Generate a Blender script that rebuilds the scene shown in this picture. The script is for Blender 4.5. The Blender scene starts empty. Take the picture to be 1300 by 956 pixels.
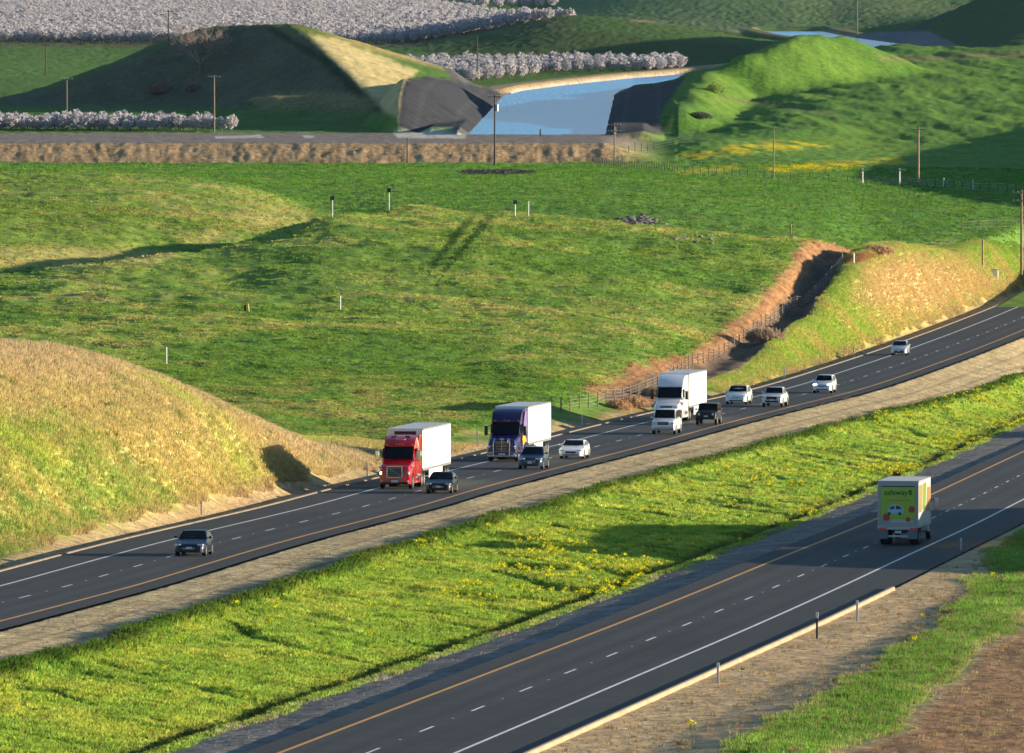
import bpy, bmesh, math, random
import numpy as np
from mathutils import Vector, Matrix
random.seed(7); RNG = np.random.default_rng(11)
scene = bpy.context.scene
COL = scene.collection
F = 13000.0; PITCH = math.atan(558 / F); CZ = 45.0      # long telephoto; camera 45 m above datum
CP, SP = math.cos(PITCH), math.sin(PITCH)
SUN_AZ, SUN_EL = 2.0, 8.8

# ------------------------------------------------------------------ pixel <-> space helpers (photo 1300 x 956)
def zpix(D, y):
    k = (478 - np.asarray(y, float)) / F
    return np.asarray(D, float) * (k * CP - SP) / (CP + k * SP) + CZ
def vpix(D, z):
    z = np.asarray(z) - CZ
    return 478 - F * ((D * SP + z * CP) / (D * CP - z * SP))
def sstep(a, b, x):
    t = np.clip((x - a) / (b - a), 0, 1); return t * t * (3 - 2 * t)

# ------------------------------------------------------------------ noise
def _h(ix, iy, seed):
    h = (ix.astype(np.int64) * 374761393 + iy.astype(np.int64) * 668265263 + seed * 974634777) & 0xffffffff
    h = ((h ^ (h >> 13)) * 1274126177) & 0xffffffff
    h = ((h ^ (h >> 15)) * 2246822519) & 0xffffffff
    return ((h ^ (h >> 16)) & 0xffff) / 65536.0 * 2 * math.pi
def perlin(x, y, seed=0):
    x = np.asarray(x, float); y = np.asarray(y, float)
    ix = np.floor(x); iy = np.floor(y); fx = x - ix; fy = y - iy
    u = fx * fx * fx * (fx * (fx * 6 - 15) + 10); v = fy * fy * fy * (fy * (fy * 6 - 15) + 10)
    def g(dx, dy):
        a = _h(ix + dx, iy + dy, seed); return np.cos(a) * (fx - dx) + np.sin(a) * (fy - dy)
    a = g(0, 0) * (1 - u) + g(1, 0) * u; b = g(0, 1) * (1 - u) + g(1, 1) * u
    return (a * (1 - v) + b * v) * 1.4
def fbm(x, y, seed=0, o=3, gain=.5):
    s = 0; a = 1; n = 0
    for i in range(o):
        s = s + a * perlin(x * 2 ** i + 17.3 * i, y * 2 ** i - 9.1 * i, seed + i); n += a; a *= gain
    return s / n

# ------------------------------------------------------------------ roads (fitted lines: X of the white edge line and height against depth)
_LD = [561, 626, 694, 725, 778, 821, 887, 936, 976, 1071, 1174, 1299]
_LXK = [-28.05, -21.6, -13.3, -9.85, -3.0, 2.9, 11.7, 18.9, 25.1, 37.3, 49.9, 64.9]
def lx(D):
    D = np.asarray(D, float); c = np.clip(D, 561, 1299)
    return pchip(_LD, _LXK, c) + np.where(D < 561, .112 * (D - 561), 0) + np.where(D > 1299, .118 * (D - 1299), 0)
LZ = np.poly1d([11.62778279, -36.60143943, -18.70143522]); LZd = LZ.deriv()
RX = np.poly1d([-83.22672353, 221.93511549, -81.23833886]); RXd = RX.deriv()
def _ext(pf, pd, D, a, b):
    t = np.asarray(D, float) / 1000; c = np.clip(t, a, b)
    return pf(c) + pd(c) * (t - c)
def lz(D): return _ext(LZ, LZd, D, .45, 1.40) + CZ
LW = 7.32
_RD = [475, 528, 564, 610, 670, 731]
def rx(D):
    D = np.asarray(D, float); c = np.clip(D, 475, 731)
    return pchip(_RD, [5.15, 12.75, 17.5, 23.15, 30.1, 36.6], c) + np.where(D < 475, .148 * (D - 475), 0) + np.where(D > 731, .105 * (D - 731), 0)
def rz(D):
    D = np.asarray(D, float); c = np.clip(D, 475, 731)
    return pchip(_RD, [-34.60, -35.45, -36.12, -37.08, -38.55, -40.15], c) + np.where(D < 475, -.0145 * (D - 475), 0) + np.where(D > 731, -.0245 * (D - 731), 0) + CZ

def pchip(xk, yk, x):
    xk = np.asarray(xk, float); yk = np.asarray(yk, float)
    h = np.diff(xk); d = np.diff(yk) / h; m = np.zeros_like(yk)
    if len(xk) > 2:
        w1 = 2 * h[1:] + h[:-1]; w2 = h[1:] + 2 * h[:-1]
        ok = d[:-1] * d[1:] > 0
        with np.errstate(divide='ignore', invalid='ignore'):
            hm = (w1 + w2) / (w1 / d[:-1] + w2 / d[1:])
        m[1:-1] = np.where(ok, hm, 0)
    m[0] = d[0]; m[-1] = d[-1]
    xc = np.clip(x, xk[0], xk[-1]); i = np.clip(np.searchsorted(xk, xc) - 1, 0, len(h) - 1)
    t = (xc - xk[i]) / h[i]; t2 = t * t; t3 = t2 * t
    return (2*t3-3*t2+1)*yk[i] + (t3-2*t2+t)*h[i]*m[i] + (-2*t3+3*t2)*yk[i+1] + (t3-t2)*h[i]*m[i+1]

# ------------------------------------------------------------------ terrain table: at each column, (depth, photo row) or (depth, negative height rel. to camera)
T = {
 -300: [(440,-36),(600,-37),(800,-37.5),(900,478),(1000,440),(1080,392),(1125,366),(1158,-41.5),(1205,340),(1240,300),(1310,258),(1390,228),(1480,-35.5),(1600,-38),(1700,220),(1870,208)],
 0:   [(440,-36),(600,-37),(800,-38),(900,-38.8),(1000,430),(1060,396),(1128,350),(1160,-41.5),(1205,331),(1240,294),(1310,252),(1385,219),(1480,-35.8),(1600,-38),(1700,221),(1870,208)],
 150: [(440,-36),(600,-37),(800,-38.5),(900,-39.8),(950,465),(1000,432),(1060,392),(1100,362),(1142,331),(1178,-41.8),(1250,302),(1310,256),(1390,221),(1480,-36),(1600,-38),(1700,221),(1870,208)],
 300: [(440,-37),(600,-38),(800,-39.5),(850,-40.3),(900,505),(950,470),(1000,435),(1060,392),(1110,360),(1170,315),(1212,-42.0),(1285,288),(1340,258),(1395,236),(1480,-36.6),(1600,231),(1700,222),(1870,208)],
 400: [(440,-38),(600,-38.5),(800,-40),(850,545),(900,508),(950,472),(1000,437),(1060,396),(1110,355),(1160,312),(1208,281),(1255,-39.0),(1340,276),(1400,267),(1480,250),(1600,233),(1700,222),(1870,208)],
 500: [(440,-39),(700,-40),(850,547),(900,512),(950,475),(1000,440),(1060,398),(1110,358),(1160,314),(1200,284),(1240,266),(1290,-36.6),(1350,-37.6),(1400,262),(1500,244),(1600,231),(1700,221),(1870,208)],
 600: [(440,-39),(700,-40),(850,546),(900,514),(950,477),(1000,442),(1060,401),(1110,361),(1160,318),(1210,286),(1250,269),(1300,-37.0),(1350,-37.6),(1400,262),(1500,244),(1600,231),(1700,221),(1870,208)],
 700: [(440,-39.5),(750,-40.6),(860,540),(900,514),(950,478),(1000,444),(1060,404),(1110,367),(1160,327),(1210,293),(1250,274),(1300,-37.4),(1350,-37.8),(1400,262),(1500,244),(1600,231),(1700,221),(1870,208)],
 800: [(440,-40.5),(850,-41.5),(930,508),(950,494),(1000,455),(1060,413),(1110,376),(1160,340),(1210,306),(1250,286),(1300,-38.2),(1350,-38.2),(1400,263),(1500,246),(1600,232),(1700,221),(1870,207)],
 900: [(440,-41.5),(950,-42.4),(1000,474),(1040,447),(1080,416),(1120,386),(1160,353),(1210,316),(1255,295),(1300,-39.2),(1350,-39),(1400,267),(1500,250),(1600,236),(1700,224),(1870,208)],
 1000:[(440,-41),(1020,-42.4),(1080,416),(1120,390),(1160,364),(1210,334),(1262,314),(1310,-39.5),(1350,-39.4),(1400,278),(1500,258),(1600,242),(1700,228),(1870,208)],
 1050:[(440,-41),(1080,-42.2),(1130,390),(1200,350),(1270,326),(1320,-40.3),(1400,285),(1500,263),(1600,245),(1700,231),(1870,210)],
 1100:[(440,-41),(1200,360),(1280,333),(1350,312),(1400,297),(1500,270),(1600,250),(1700,234),(1870,213)],
 1200:[(440,-41),(1250,-42),(1350,318),(1400,303),(1500,274),(1600,253),(1700,236),(1870,214)],
 1300:[(440,-41),(1240,356),(1350,320),(1400,305),(1500,276),(1600,255),(1700,238),(1870,215)],
 1600:[(440,-41),(1240,356),(1350,320),(1400,305),(1500,276),(1600,255),(1700,238),(1870,215)],
}
# beyond 1870 m: heights relative to camera
FARZ = {}
for c in (-300, 0, 150, 300, 400, 500, 600, 700):
    FARZ[c] = [(1990,-38),(2600,-38),(3100,-38),(4200,-38),(5600,-38.3),(6400,-36),(7200,-20),(8200,10),(9500,30)]
for c in (-300, 0): FARZ[c] = [(1990,-37.9),(2060,-38.3),(2200,-38.6),(2400,-38.2),(2900,-36.5),(3500,-37.6),(4200,-38),(5600,-38.3),(6400,-36),(7200,-20),(8200,10),(9500,30)]
FARZ[600] = [(1990,-38),(2600,-38),(3150,-38),(3400,-36.2),(3700,-34),(4000,-38),(4300,-38),(5600,-38.3),(6400,-36),(7200,-20),(8200,10),(9500,30)]
FARZ[700] = [(1990,-38),(2600,-38),(3150,-38),(3400,-33.4),(3750,-29.0),(4050,-37),(4300,-38),(4800,-38),(5600,-38),(6400,-34),(7200,-18),(8200,10),(9500,30)]
FARZ[800] = [(1960,-39.2),(2600,-38),(3150,-38),(3400,-33.6),(3700,-29.6),(4050,-37),(4300,-37),(4800,-34),(5600,-30),(6400,-20),(7200,-5),(8200,15),(9500,30)]
FARZ[900] = [(1930,178),(1990,-38.6),(2100,-37.6),(2350,-36),(2700,-37.5),(3150,-38),(3400,-35),(3600,-33.2),(3900,-37.5),(4200,-37),(4800,-31),(5600,-24),(6400,-12),(7200,0),(8200,15),(9500,30)]
FARZ[1000] = [(1930,188),(2000,165),(2100,140),(2200,118),(2350,-33),(2700,-36),(3150,-38),(3900,-38),(4200,-36),(4800,-30),(5600,-21),(6400,-10),(7200,0),(8200,15),(9500,30)]
FARZ[1050] = [(1930,195),(2000,170),(2100,140),(2200,114),(2350,85),(2420,-31),(2700,-35),(3150,-38),(3900,-38),(4200,-36),(4800,-30),(5600,-20),(6400,-8),(7200,0),(8200,15),(9500,30)]
FARZ[1100] = [(1930,200),(2000,178),(2100,142),(2200,112),(2350,80),(2480,63),(2560,-30),(2800,-34),(3150,-37),(3900,-38),(4200,-35),(4800,-29),(5600,-20),(6400,-8),(7200,0),(8200,15),(9500,30)]
FARZ[1200] = [(1930,202),(2000,182),(2100,146),(2200,116),(2350,80),(2480,61),(2560,-29),(2700,-30),(3000,-26),(3250,-19.5),(3500,-23),(3900,-32),(4400,-32),(4800,-28),(5600,-18),(6400,-8),(7200,0),(8200,15),(9500,30)]
FARZ[1300] = [(1930,204),(2000,184),(2100,150),(2200,120),(2350,82),(2480,61),(2560,-28),(2700,-26),(3000,-20),(3250,-14),(3500,-18),(3900,-30),(4400,-30),(4800,-26),(5600,-16),(6400,-8),(7200,0),(8200,15),(9500,30)]
FARZ[1600] = [(d, z if z > 0 else z) for d, z in FARZ[1300]]
DG = [372.0]
while DG[-1] < 9500:
    d = DG[-1]; st = 0.6 * (d / 550) ** 1.5
    if 1875 < d < 1895: st = .8
    elif 1860 < d < 1970: st = 1.6
    DG.append(d + st)
DG = np.array(DG)
us = np.concatenate([np.arange(-1100, -300, 25), np.arange(-300, -60, 8), np.arange(-60, 1361, 2.0), np.arange(1368, 1620, 8), np.arange(1620, 2600, 25)])
AG = (us - 650) / F
NR, NC = len(DG), len(us)
keys = sorted(T)
tab = np.zeros((NR, len(keys)))
for j, k in enumerate(keys):
    pts = T[k] + FARZ[k]
    zz = [float(zpix(d, v)) if v > 0 and d < 4900 else v + CZ for d, v in pts]
    tab[:, j] = pchip([d for d, _ in pts], zz, DG)
kn = np.array(keys, float); uc = np.clip(us, kn[0], kn[-1])
# smooth interpolation across columns (cubic Hermite with centred slopes)
m = np.gradient(tab, kn, axis=1)
ii = np.clip(np.searchsorted(kn, uc) - 1, 0, len(kn) - 2); hh = kn[ii + 1] - kn[ii]; t = (uc - kn[ii]) / hh
Z = ((2*t**3-3*t**2+1)*tab[:, ii] + (t**3-2*t**2+t)*hh*m[:, ii] + (-2*t**3+3*t**2)*tab[:, ii+1] + (t**3-t**2)*hh*m[:, ii+1])
# soften the table's creases
for _ in range(3):
    Z[1:-1] = (Z[:-2] + 2 * Z[1:-1] + Z[2:]) / 4
X = AG[None, :] * DG[:, None]; Y = np.repeat(DG[:, None], NC, 1)
U = np.repeat(us[None, :], NR, 0)

def pdist(X, Y, P):
    """distance to a polyline (x, y, value...) -> d, side, interpolated value"""
    best = np.full(X.shape, 1e9); val = np.zeros(X.shape); side = np.zeros(X.shape); along = np.zeros(X.shape); acc = 0
    for a, b in zip(P[:-1], P[1:]):
        dx, dy = b[0] - a[0], b[1] - a[1]; L2 = dx * dx + dy * dy; L = math.sqrt(L2)
        t = np.clip(((X - a[0]) * dx + (Y - a[1]) * dy) / L2, 0, 1)
        d = np.hypot(X - a[0] - t * dx, Y - a[1] - t * dy); s = d < best
        best = np.where(s, d, best); val = np.where(s, a[2] + t * (b[2] - a[2]), val)
        side = np.where(s, np.sign(dx * (Y - a[1]) - dy * (X - a[0])), side); along = np.where(s, acc + t * L, along); acc += L
    return best, side, val, along
def pl(pts):   # (u, v, D) -> (X, Y, Z)
    return [((u - 650) / F * D, D, float(zpix(D, v))) for u, v, D in pts]
def smax(a, b, k): h = np.clip(.5 + .5 * (a - b) / k, 0, 1); return b + (a - b) * h + k * h * (1 - h)
def smin(a, b, k): return -smax(-a, -b, k)
def ridge(P, sl, sr, k=1.2, rnd=2.0):
    """hill along a crest line: sl / sr = fall per metre on its left / right side"""
    global Z
    d, side, h, al = pdist(X, Y, P)
    s = np.where(side > 0, sl, sr)
    z = h + s * rnd * .5 - s * np.sqrt(d * d + rnd * rnd) * 1.0 + s * rnd * .5
    Z = smax(Z, z, k)

nz = fbm(X / 14, Y / 14, 3, 3)
# cut slope hill beside the near carriageway and the tan hill further up
H1 = pl([(-420,400,640),(-200,418,670),(0,437,708),(50,440,718),(100,451,730),(200,488,746),(300,534,758),(400,567,775),(480,585,800)])
ridge(H1, .30, .58, 1.6, 4)
ridge(pl([(440,275,1224),(400,282,1212),(300,313,1174),(150,333,1146),(0,350,1130),(-200,366,1126)]), .06, .42, .6, 2)
H3 = pl([(1330,384,1430),(1300,372,1400),(1270,360,1380),(1240,346,1360),(1200,332,1330),(1160,324,1300),(1122,332,1270),(1095,350,1235),(1060,384,1180),(1000,418,1110),(950,445,1050),(890,476,1005)])
ridge(H3, .42, .42, 1.2, 3)
# drainage ditch behind it
TR = pl([(1112,327,1330),(1084,346,1275),(1050,376,1205),(1004,410,1130),(950,443,1068),(900,468,1020),(850,487,985),(780,510,930)])
dT, sT, zT, aT = pdist(X, Y, TR)
trd = np.interp(aT, [0, 60, 200, 270, 330, 430], [2.2, 2.5, 2.2, 1.4, .7, .2])
Z = np.where(dT < 9, Z - trd * np.exp(-(dT / 2.2) ** 2.2), Z)
# far hills either side of the canal
WATER = -38.15 + CZ
CAN = [(4.5, 1962, 0), (11.4, 2470, 0), (16, 2545, 0), (27, 2640, 0), (44, 2760, 0), (68, 2890, 0), (105, 3150, 0), (128, 3600, 0), (116, 3900, 0), (112, 4150, 0)]
LH = pl([(60,110,2420),(150,78,2400),(215,50,2390),(262,35,2380),(320,30,2370),(370,30,2360),(420,47,2400),(470,66,2430),(520,84,2430),(548,96,2400),(600,108,2440),(640,116,2500)])
ridge(LH, .62, .45, 2.0, 4)
ridge(pl([(330,122,2165),(380,121,2160),(470,120,2150),(505,128,2130)]), .35, .3, 1, 3)
ridge(pl([(368,30,2350),(402,57,2290),(440,91,2230),(472,121,2185),(490,139,2150)]), .30, .60, 1.2, 2.5)
ridge(pl([(504,158,1992),(507,124,2035),(512,101,2085),(540,98,2180),(566,100,2310),(604,109,2440),(640,118,2510)]), 1.3, .6, .6, 1.5)
RH = pl([(1086,54,2295),(1070,46,2285),(1020,45,2270),(985,57,2240),(940,75,2220),(900,88,2225),(868,99,2265),(838,105,2335),(814,107,2400),(797,114,2410)])
ridge(RH, .50, .50, 1.5, 3.5)
ridge(pl([(905,88,2225),(880,116,2130),(860,142,2040)]), .5, .45, 1.2, 3)
# bank that shades the right-hand field, mounds right of the road whose shadows reach in
ridge([(135,1400,-38+CZ),(135,1470,-33.2+CZ),(135,1600,-31+CZ),(135,1750,-29.4+CZ),(137,1900,-31.5+CZ),(142,2100,-33+CZ)], .35, .35, 2, 5)
# ------------------------------------------------------------------ canal
dC, sC, _, aC = pdist(X, Y, CAN)
HWC = 13.2
wob = 0.8 * fbm(X / 20, Y / 20, 61, 2)
bank = np.where(dC < HWC, WATER - 2.5 + (dC / HWC) ** 4 * 2.3, WATER + (dC - HWC) / 1.35)
inC = (Y > 1955)
# levee: a low dike round the far shore
lev = WATER + 1.3 - np.clip(np.abs(dC - HWC - 4.5) - 3.0, 0, None) * .5
Z = np.where(inC & (dC > HWC), np.maximum(Z, lev), Z)
Z = np.where(inC, np.minimum(Z, bank + np.where(dC > HWC, wob * .3, 0)), Z)
# embankment in front of the canal: dirt face, track on top
eu = 1 - sstep(760, 850, U)
gul = .35 * fbm(X / 3.0, Y / 20, 33, 4, .75)
D0 = 1876 + 2.5 * fbm(X / 50, Y * 0, 35, 2) + gul
face = np.clip((Y - D0) / (12.0 + 1.2 * fbm(X / 9, X * 0, 37, 2)), 0, 1)
emb = np.where(Y < 1990, (-42.2 + CZ) + (face ** .8) * 4.3 + .2 * fbm(X / 2.2, Y / 3.5, 36, 3) * (.4 + np.sin(np.pi * np.clip(face, 0, 1))), -99)
emb = np.where(Y > 1963, np.where(dC < HWC + 2, -99, emb), emb)
EMB = (Y > D0 - 1) & (Y < 1985) & (U < 860) & (emb > -50)
Z = np.where(EMB, Z * (1 - eu) + emb * eu, Z)
Z = np.where((Y < 1965) & (Y > 1955) & (dC < HWC + 3), np.maximum(Z, -37.85 + CZ), Z)

# ------------------------------------------------------------------ micro relief of open ground
clump = fbm(X / 2.6, Y / 3.4, 5, 2) ; clump2 = fbm(X / 9, Y / 11, 8, 3)
amp = np.interp(Y, [430, 800, 1300, 1900, 2600, 4000], [.14, .20, .26, .24, .20, .4])
Zt = Z + amp * clump + .45 * clump2 * np.interp(Y, [430, 850, 950, 1260, 1350, 1900, 4000], [.5, .8, 1.35, 1.35, .6, .6, .9]) + np.where((Y > 2000) & (Y < 2600) & (U > 820), 1.1 * fbm(X / 11 + Y / 60, Y / 45, 67, 3), 0)
keep = ((dC < HWC + 14) & (Y > 1900)) | EMB
Z = np.where(keep, Z + .08 * clump, Zt)

# ------------------------------------------------------------------ road corridor
zl, xl = lz(Y), lx(Y); zr, xr_ = rz(Y), rx(Y)
uL = (xl - 2.9) - X                      # metres left of the near carriageway's outer edge
inL = uL > -20
hillz = Z.copy()
wbl = 7.0 + 2.5 * fbm(Y / 30, X * 0, 12, 2)
tL = sstep(2.2, 2.2 + wbl, uL)
gravel_z = zl - .06 - .12 * np.clip(uL, 0, 3) / 3 - .25 * np.exp(-((uL - 2.6) / 1.0) ** 2) + .05 * clump
left_z = gravel_z * (1 - tL) + hillz * tL
# median
xa = xl + LW + 1.6; xb = xr_ - LW - 1.5           # pavement edges
wm = np.maximum(xb - xa, 6); q = X - xa; qr = xb - X
ml = 6.0 + 1.2 * fbm(Y / 22, X * 0, 14, 3)         # gravel width
mr = 4.3 + .8 * fbm(Y / 16, X * 0, 15, 3)
rib = np.abs(perlin(Y / 13 + X * .12, X / 30, 16)); ribs = -.55 * np.exp(-(rib / .055) ** 2) * sstep(1, 6, q - ml) * sstep(1, 5, qr - mr)
lip = .42 * np.exp(-((q - ml - .9) / .8) ** 2)
tm = np.clip((q - ml) / np.maximum(wm - ml - mr - 2.0, 1), 0, 1)
gdepth = .75
drop = gdepth * sstep(-.15, 1.1, tm) / sstep(-.15, 1.1, np.ones(1))
base_m = zl + (zr - zl) * np.clip(q / wm, 0, 1)
gully = .6 * np.exp(-((qr - mr - 1.8) / .7) ** 2) * (.6 + .8 * fbm(Y / 12, X * 0, 19, 2))
up = sstep(mr + 3.4, 0.0, qr)
med_z = base_m - .05 - .035 * np.clip(q, 0, ml) - drop * (1 - up) - gully + lip + ribs
grass_m = (q > ml) & (qr > mr)
med_z = med_z + np.where(grass_m, .10 * clump + .35 * clump2 * sstep(0, 4, q - ml) * sstep(0, 3, qr - mr), .04 * clump)
# right verge
qv = X - (xr_ + 3.0)
ver_z = zr - .06 - .03 * np.clip(qv, 0, 4) + .06 * np.clip(qv - 4.5, 0, 6) + .06 * np.exp(-((qv - 7.5) / 2.5) ** 2) + .05 * clump * sstep(2, 5, qv) + .03 * clump
def mound(cx, cy, h, lx_, ly_):
    return h * np.exp(-np.abs((X - cx) / lx_) ** 3 - np.abs((Y - cy) / ly_) ** 3)
md = np.maximum(mound(51, 662, 6.3, 12.5, 46), mound(50, 614, 5.1, 13, 26)) * sstep(4.0, 12, qv)
md = md + mound(90, 930, 6.5, 16, 26) * sstep(4, 14, qv)
ver_z = ver_z + md
fade = sstep(40, 90, qv)
ver_z = ver_z * (1 - fade) + np.where(qv > 20, zr + 1.5 + .6 * clump2 + md, ver_z) * fade
cor = Y < 1700
xmid = xl + LW / 2; xmr = xr_ - LW / 2
Znew = np.where(X < xl - 2.9, left_z, zl - .25)
Znew = np.where((X > xl + LW + 1.6) & (X <= xb), med_z, Znew)
Znew = np.where((X > xb) & (X <= xr_ + 3.0), zr - .25, Znew)
Znew = np.where(X > xr_ + 3.0, ver_z, Znew)
# past the bend the right-hand carriageway drops out of sight: field level takes over
far_right = sstep(1250, 1600, Y)
Z = np.where(X < xl - 2.9, left_z, Znew * (1 - far_right) + hillz * far_right)
Z = np.where(Y > 1700, hillz, Z)
V = vpix(Y, Z)
CM = np.minimum.accumulate(V, axis=0)     # nearest visible row at each column

def zat(x, y):
    """terrain height by bilinear lookup"""
    x = np.asarray(x, float); y = np.asarray(y, float)
    r = np.clip(np.searchsorted(DG, y) - 1, 0, NR - 2); a = x / y
    c = np.clip(np.searchsorted(AG, a) - 1, 0, NC - 2)
    fr = np.clip((y - DG[r]) / (DG[r + 1] - DG[r]), 0, 1); fc = np.clip((a - AG[c]) / (AG[c + 1] - AG[c]), 0, 1)
    return (Z[r, c] * (1 - fr) + Z[r + 1, c] * fr) * (1 - fc) + (Z[r, c + 1] * (1 - fr) + Z[r + 1, c + 1] * fr) * fc
def look(A, x, y):
    r = np.clip(np.searchsorted(DG, y) - 1, 0, NR - 1); c = np.clip(np.searchsorted(AG, x / y), 0, NC - 1)
    return A[r, c]
def hit(u, v):
    """first ground point seen at a photo pixel"""
    c = int(np.argmin(np.abs(us - u))); col = V[:, c]
    r = int(np.argmax(col <= v)) if (col <= v).any() else NR - 1
    if r > 0:
        f_ = (col[r - 1] - v) / max(col[r - 1] - col[r], 1e-6); D = DG[r - 1] + f_ * (DG[r] - DG[r - 1])
    else: D = DG[0]
    x = (u - 650) / F * D
    return Vector((x, D, float(zat(x, D))))
# ================================================================== materials
def _new(name):
    m = bpy.data.materials.new(name); m.use_nodes = True; nt = m.node_tree
    return m, nt, nt.nodes['Principled BSDF']
def mat(name, color, rough=.5, metal=0., var=.0, scale=8., coat=0., emit=None, spec=.5):
    m, nt, b = _new(name)
    b.inputs['Roughness'].default_value = rough; b.inputs['Metallic'].default_value = metal
    b.inputs['Coat Weight'].default_value = coat; b.inputs['Coat Roughness'].default_value = .06
    b.inputs['Specular IOR Level'].default_value = spec
    c = (*color, 1)
    if var > 0:
        tc = nt.nodes.new('ShaderNodeTexCoord'); n = nt.nodes.new('ShaderNodeTexNoise'); n.inputs['Scale'].default_value = scale; n.inputs['Detail'].default_value = 4
        nt.links.new(tc.outputs['Object'], n.inputs['Vector'])
        r = nt.nodes.new('ShaderNodeMapRange'); r.inputs[3].default_value = 1 - var; r.inputs[4].default_value = 1 + var
        r.inputs[1].default_value = .3; r.inputs[2].default_value = .7
        nt.links.new(n.outputs['Fac'], r.inputs[0])
        mx = nt.nodes.new('ShaderNodeVectorMath'); mx.operation = 'SCALE'; mx.inputs[0].default_value = color
        nt.links.new(r.outputs[0], mx.inputs['Scale']); nt.links.new(mx.outputs[0], b.inputs['Base Color'])
    else:
        b.inputs['Base Color'].default_value = c
    if emit: b.inputs['Emission Color'].default_value = (*color, 1); b.inputs['Emission Strength'].default_value = emit
    return m
def terrain_mat():
    m, nt, b = _new('ground_cover'); N = nt.nodes; L = nt.links
    at = N.new('ShaderNodeAttribute'); at.attribute_name = 'Col'
    tc = N.new('ShaderNodeTexCoord')
    def noise(scale, det):
        n = N.new('ShaderNodeTexNoise'); n.inputs['Scale'].default_value = scale; n.inputs['Detail'].default_value = det; n.inputs['Roughness'].default_value = .65
        L.new(tc.outputs['Object'], n.inputs['Vector']); return n
    n1, n2 = noise(.9, 5), noise(.16, 4)
    r1 = N.new('ShaderNodeMapRange'); r1.inputs[1].default_value = .3; r1.inputs[2].default_value = .7; r1.inputs[3].default_value = .62; r1.inputs[4].default_value = 1.38
    r2 = N.new('ShaderNodeMapRange'); r2.inputs[1].default_value = .35; r2.inputs[2].default_value = .65; r2.inputs[3].default_value = .86; r2.inputs[4].default_value = 1.14
    L.new(n1.outputs['Fac'], r1.inputs[0]); L.new(n2.outputs['Fac'], r2.inputs[0])
    mu = N.new('ShaderNodeMath'); mu.operation = 'MULTIPLY'; L.new(r1.outputs[0], mu.inputs[0]); L.new(r2.outputs[0], mu.inputs[1])
    sc = N.new('ShaderNodeVectorMath'); sc.operation = 'SCALE'; L.new(at.outputs['Color'], sc.inputs[0]); L.new(mu.outputs[0], sc.inputs['Scale'])
    L.new(sc.outputs[0], b.inputs['Base Color'])
    b.inputs['Roughness'].default_value = 1; b.inputs['Specular IOR Level'].default_value = .1
    bp = N.new('ShaderNodeBump'); bp.inputs['Strength'].default_value = .55; bp.inputs['Distance'].default_value = .35
    L.new(n1.outputs['Fac'], bp.inputs['Height']); L.new(bp.outputs[0], b.inputs['Normal'])
    return m
def asphalt_mat(name, c, lanes=None):
    m, nt, b = _new(name); N = nt.nodes; L = nt.links
    tc = N.new('ShaderNodeTexCoord')
    at = N.new('ShaderNodeAttribute'); at.attribute_name = 'Col'
    n = N.new('ShaderNodeTexNoise'); n.inputs['Scale'].default_value = .35; n.inputs['Detail'].default_value = 8; n.inputs['Roughness'].default_value = .7
    L.new(tc.outputs['Object'], n.inputs['Vector'])
    r = N.new('ShaderNodeMapRange'); r.inputs[1].default_value = .3; r.inputs[2].default_value = .7; r.inputs[3].default_value = .75; r.inputs[4].default_value = 1.25
    L.new(n.outputs['Fac'], r.inputs[0])
    sc = N.new('ShaderNodeVectorMath'); sc.operation = 'SCALE'; L.new(at.outputs['Color'], sc.inputs[0]); L.new(r.outputs[0], sc.inputs['Scale'])
    L.new(sc.outputs[0], b.inputs['Base Color']); b.inputs['Roughness'].default_value = .78; b.inputs['Specular IOR Level'].default_value = .35
    return m
def water_mat():
    m, nt, b = _new('canal_water'); N = nt.nodes; L = nt.links
    b.inputs['Base Color'].default_value = (.02, .33, .78, 1); b.inputs['Roughness'].default_value = .2; b.inputs['IOR'].default_value = 1.12
    tc = N.new('ShaderNodeTexCoord'); n = N.new('ShaderNodeTexNoise'); n.inputs['Scale'].default_value = .8; n.inputs['Detail'].default_value = 6
    mp = N.new('ShaderNodeMapping'); mp.inputs['Scale'].default_value = (1, .12, 1); L.new(tc.outputs['Object'], mp.inputs['Vector']); L.new(mp.outputs[0], n.inputs['Vector'])
    n2 = N.new('ShaderNodeTexNoise'); n2.inputs['Scale'].default_value = .05; n2.inputs['Detail'].default_value = 3; L.new(mp.outputs[0], n2.inputs['Vector'])
    ad = N.new('ShaderNodeMath'); ad.operation = 'MULTIPLY'; L.new(n.outputs['Fac'], ad.inputs[0]); L.new(n2.outputs['Fac'], ad.inputs[1])
    bp = N.new('ShaderNodeBump'); bp.inputs['Distance'].default_value = .9
    n3 = N.new('ShaderNodeTexNoise'); n3.inputs['Scale'].default_value = .022; n3.inputs['Detail'].default_value = 4; L.new(mp.outputs[0], n3.inputs['Vector']); r3 = N.new('ShaderNodeMapRange'); r3.inputs[1].default_value = .42; r3.inputs[2].default_value = .6; r3.inputs[3].default_value = .12; r3.inputs[4].default_value = 1.0; L.new(n3.outputs['Fac'], r3.inputs[0]); L.new(r3.outputs[0], bp.inputs['Strength'])
    L.new(ad.outputs[0], bp.inputs['Height']); L.new(bp.outputs[0], b.inputs['Normal'])
    return m
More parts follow.
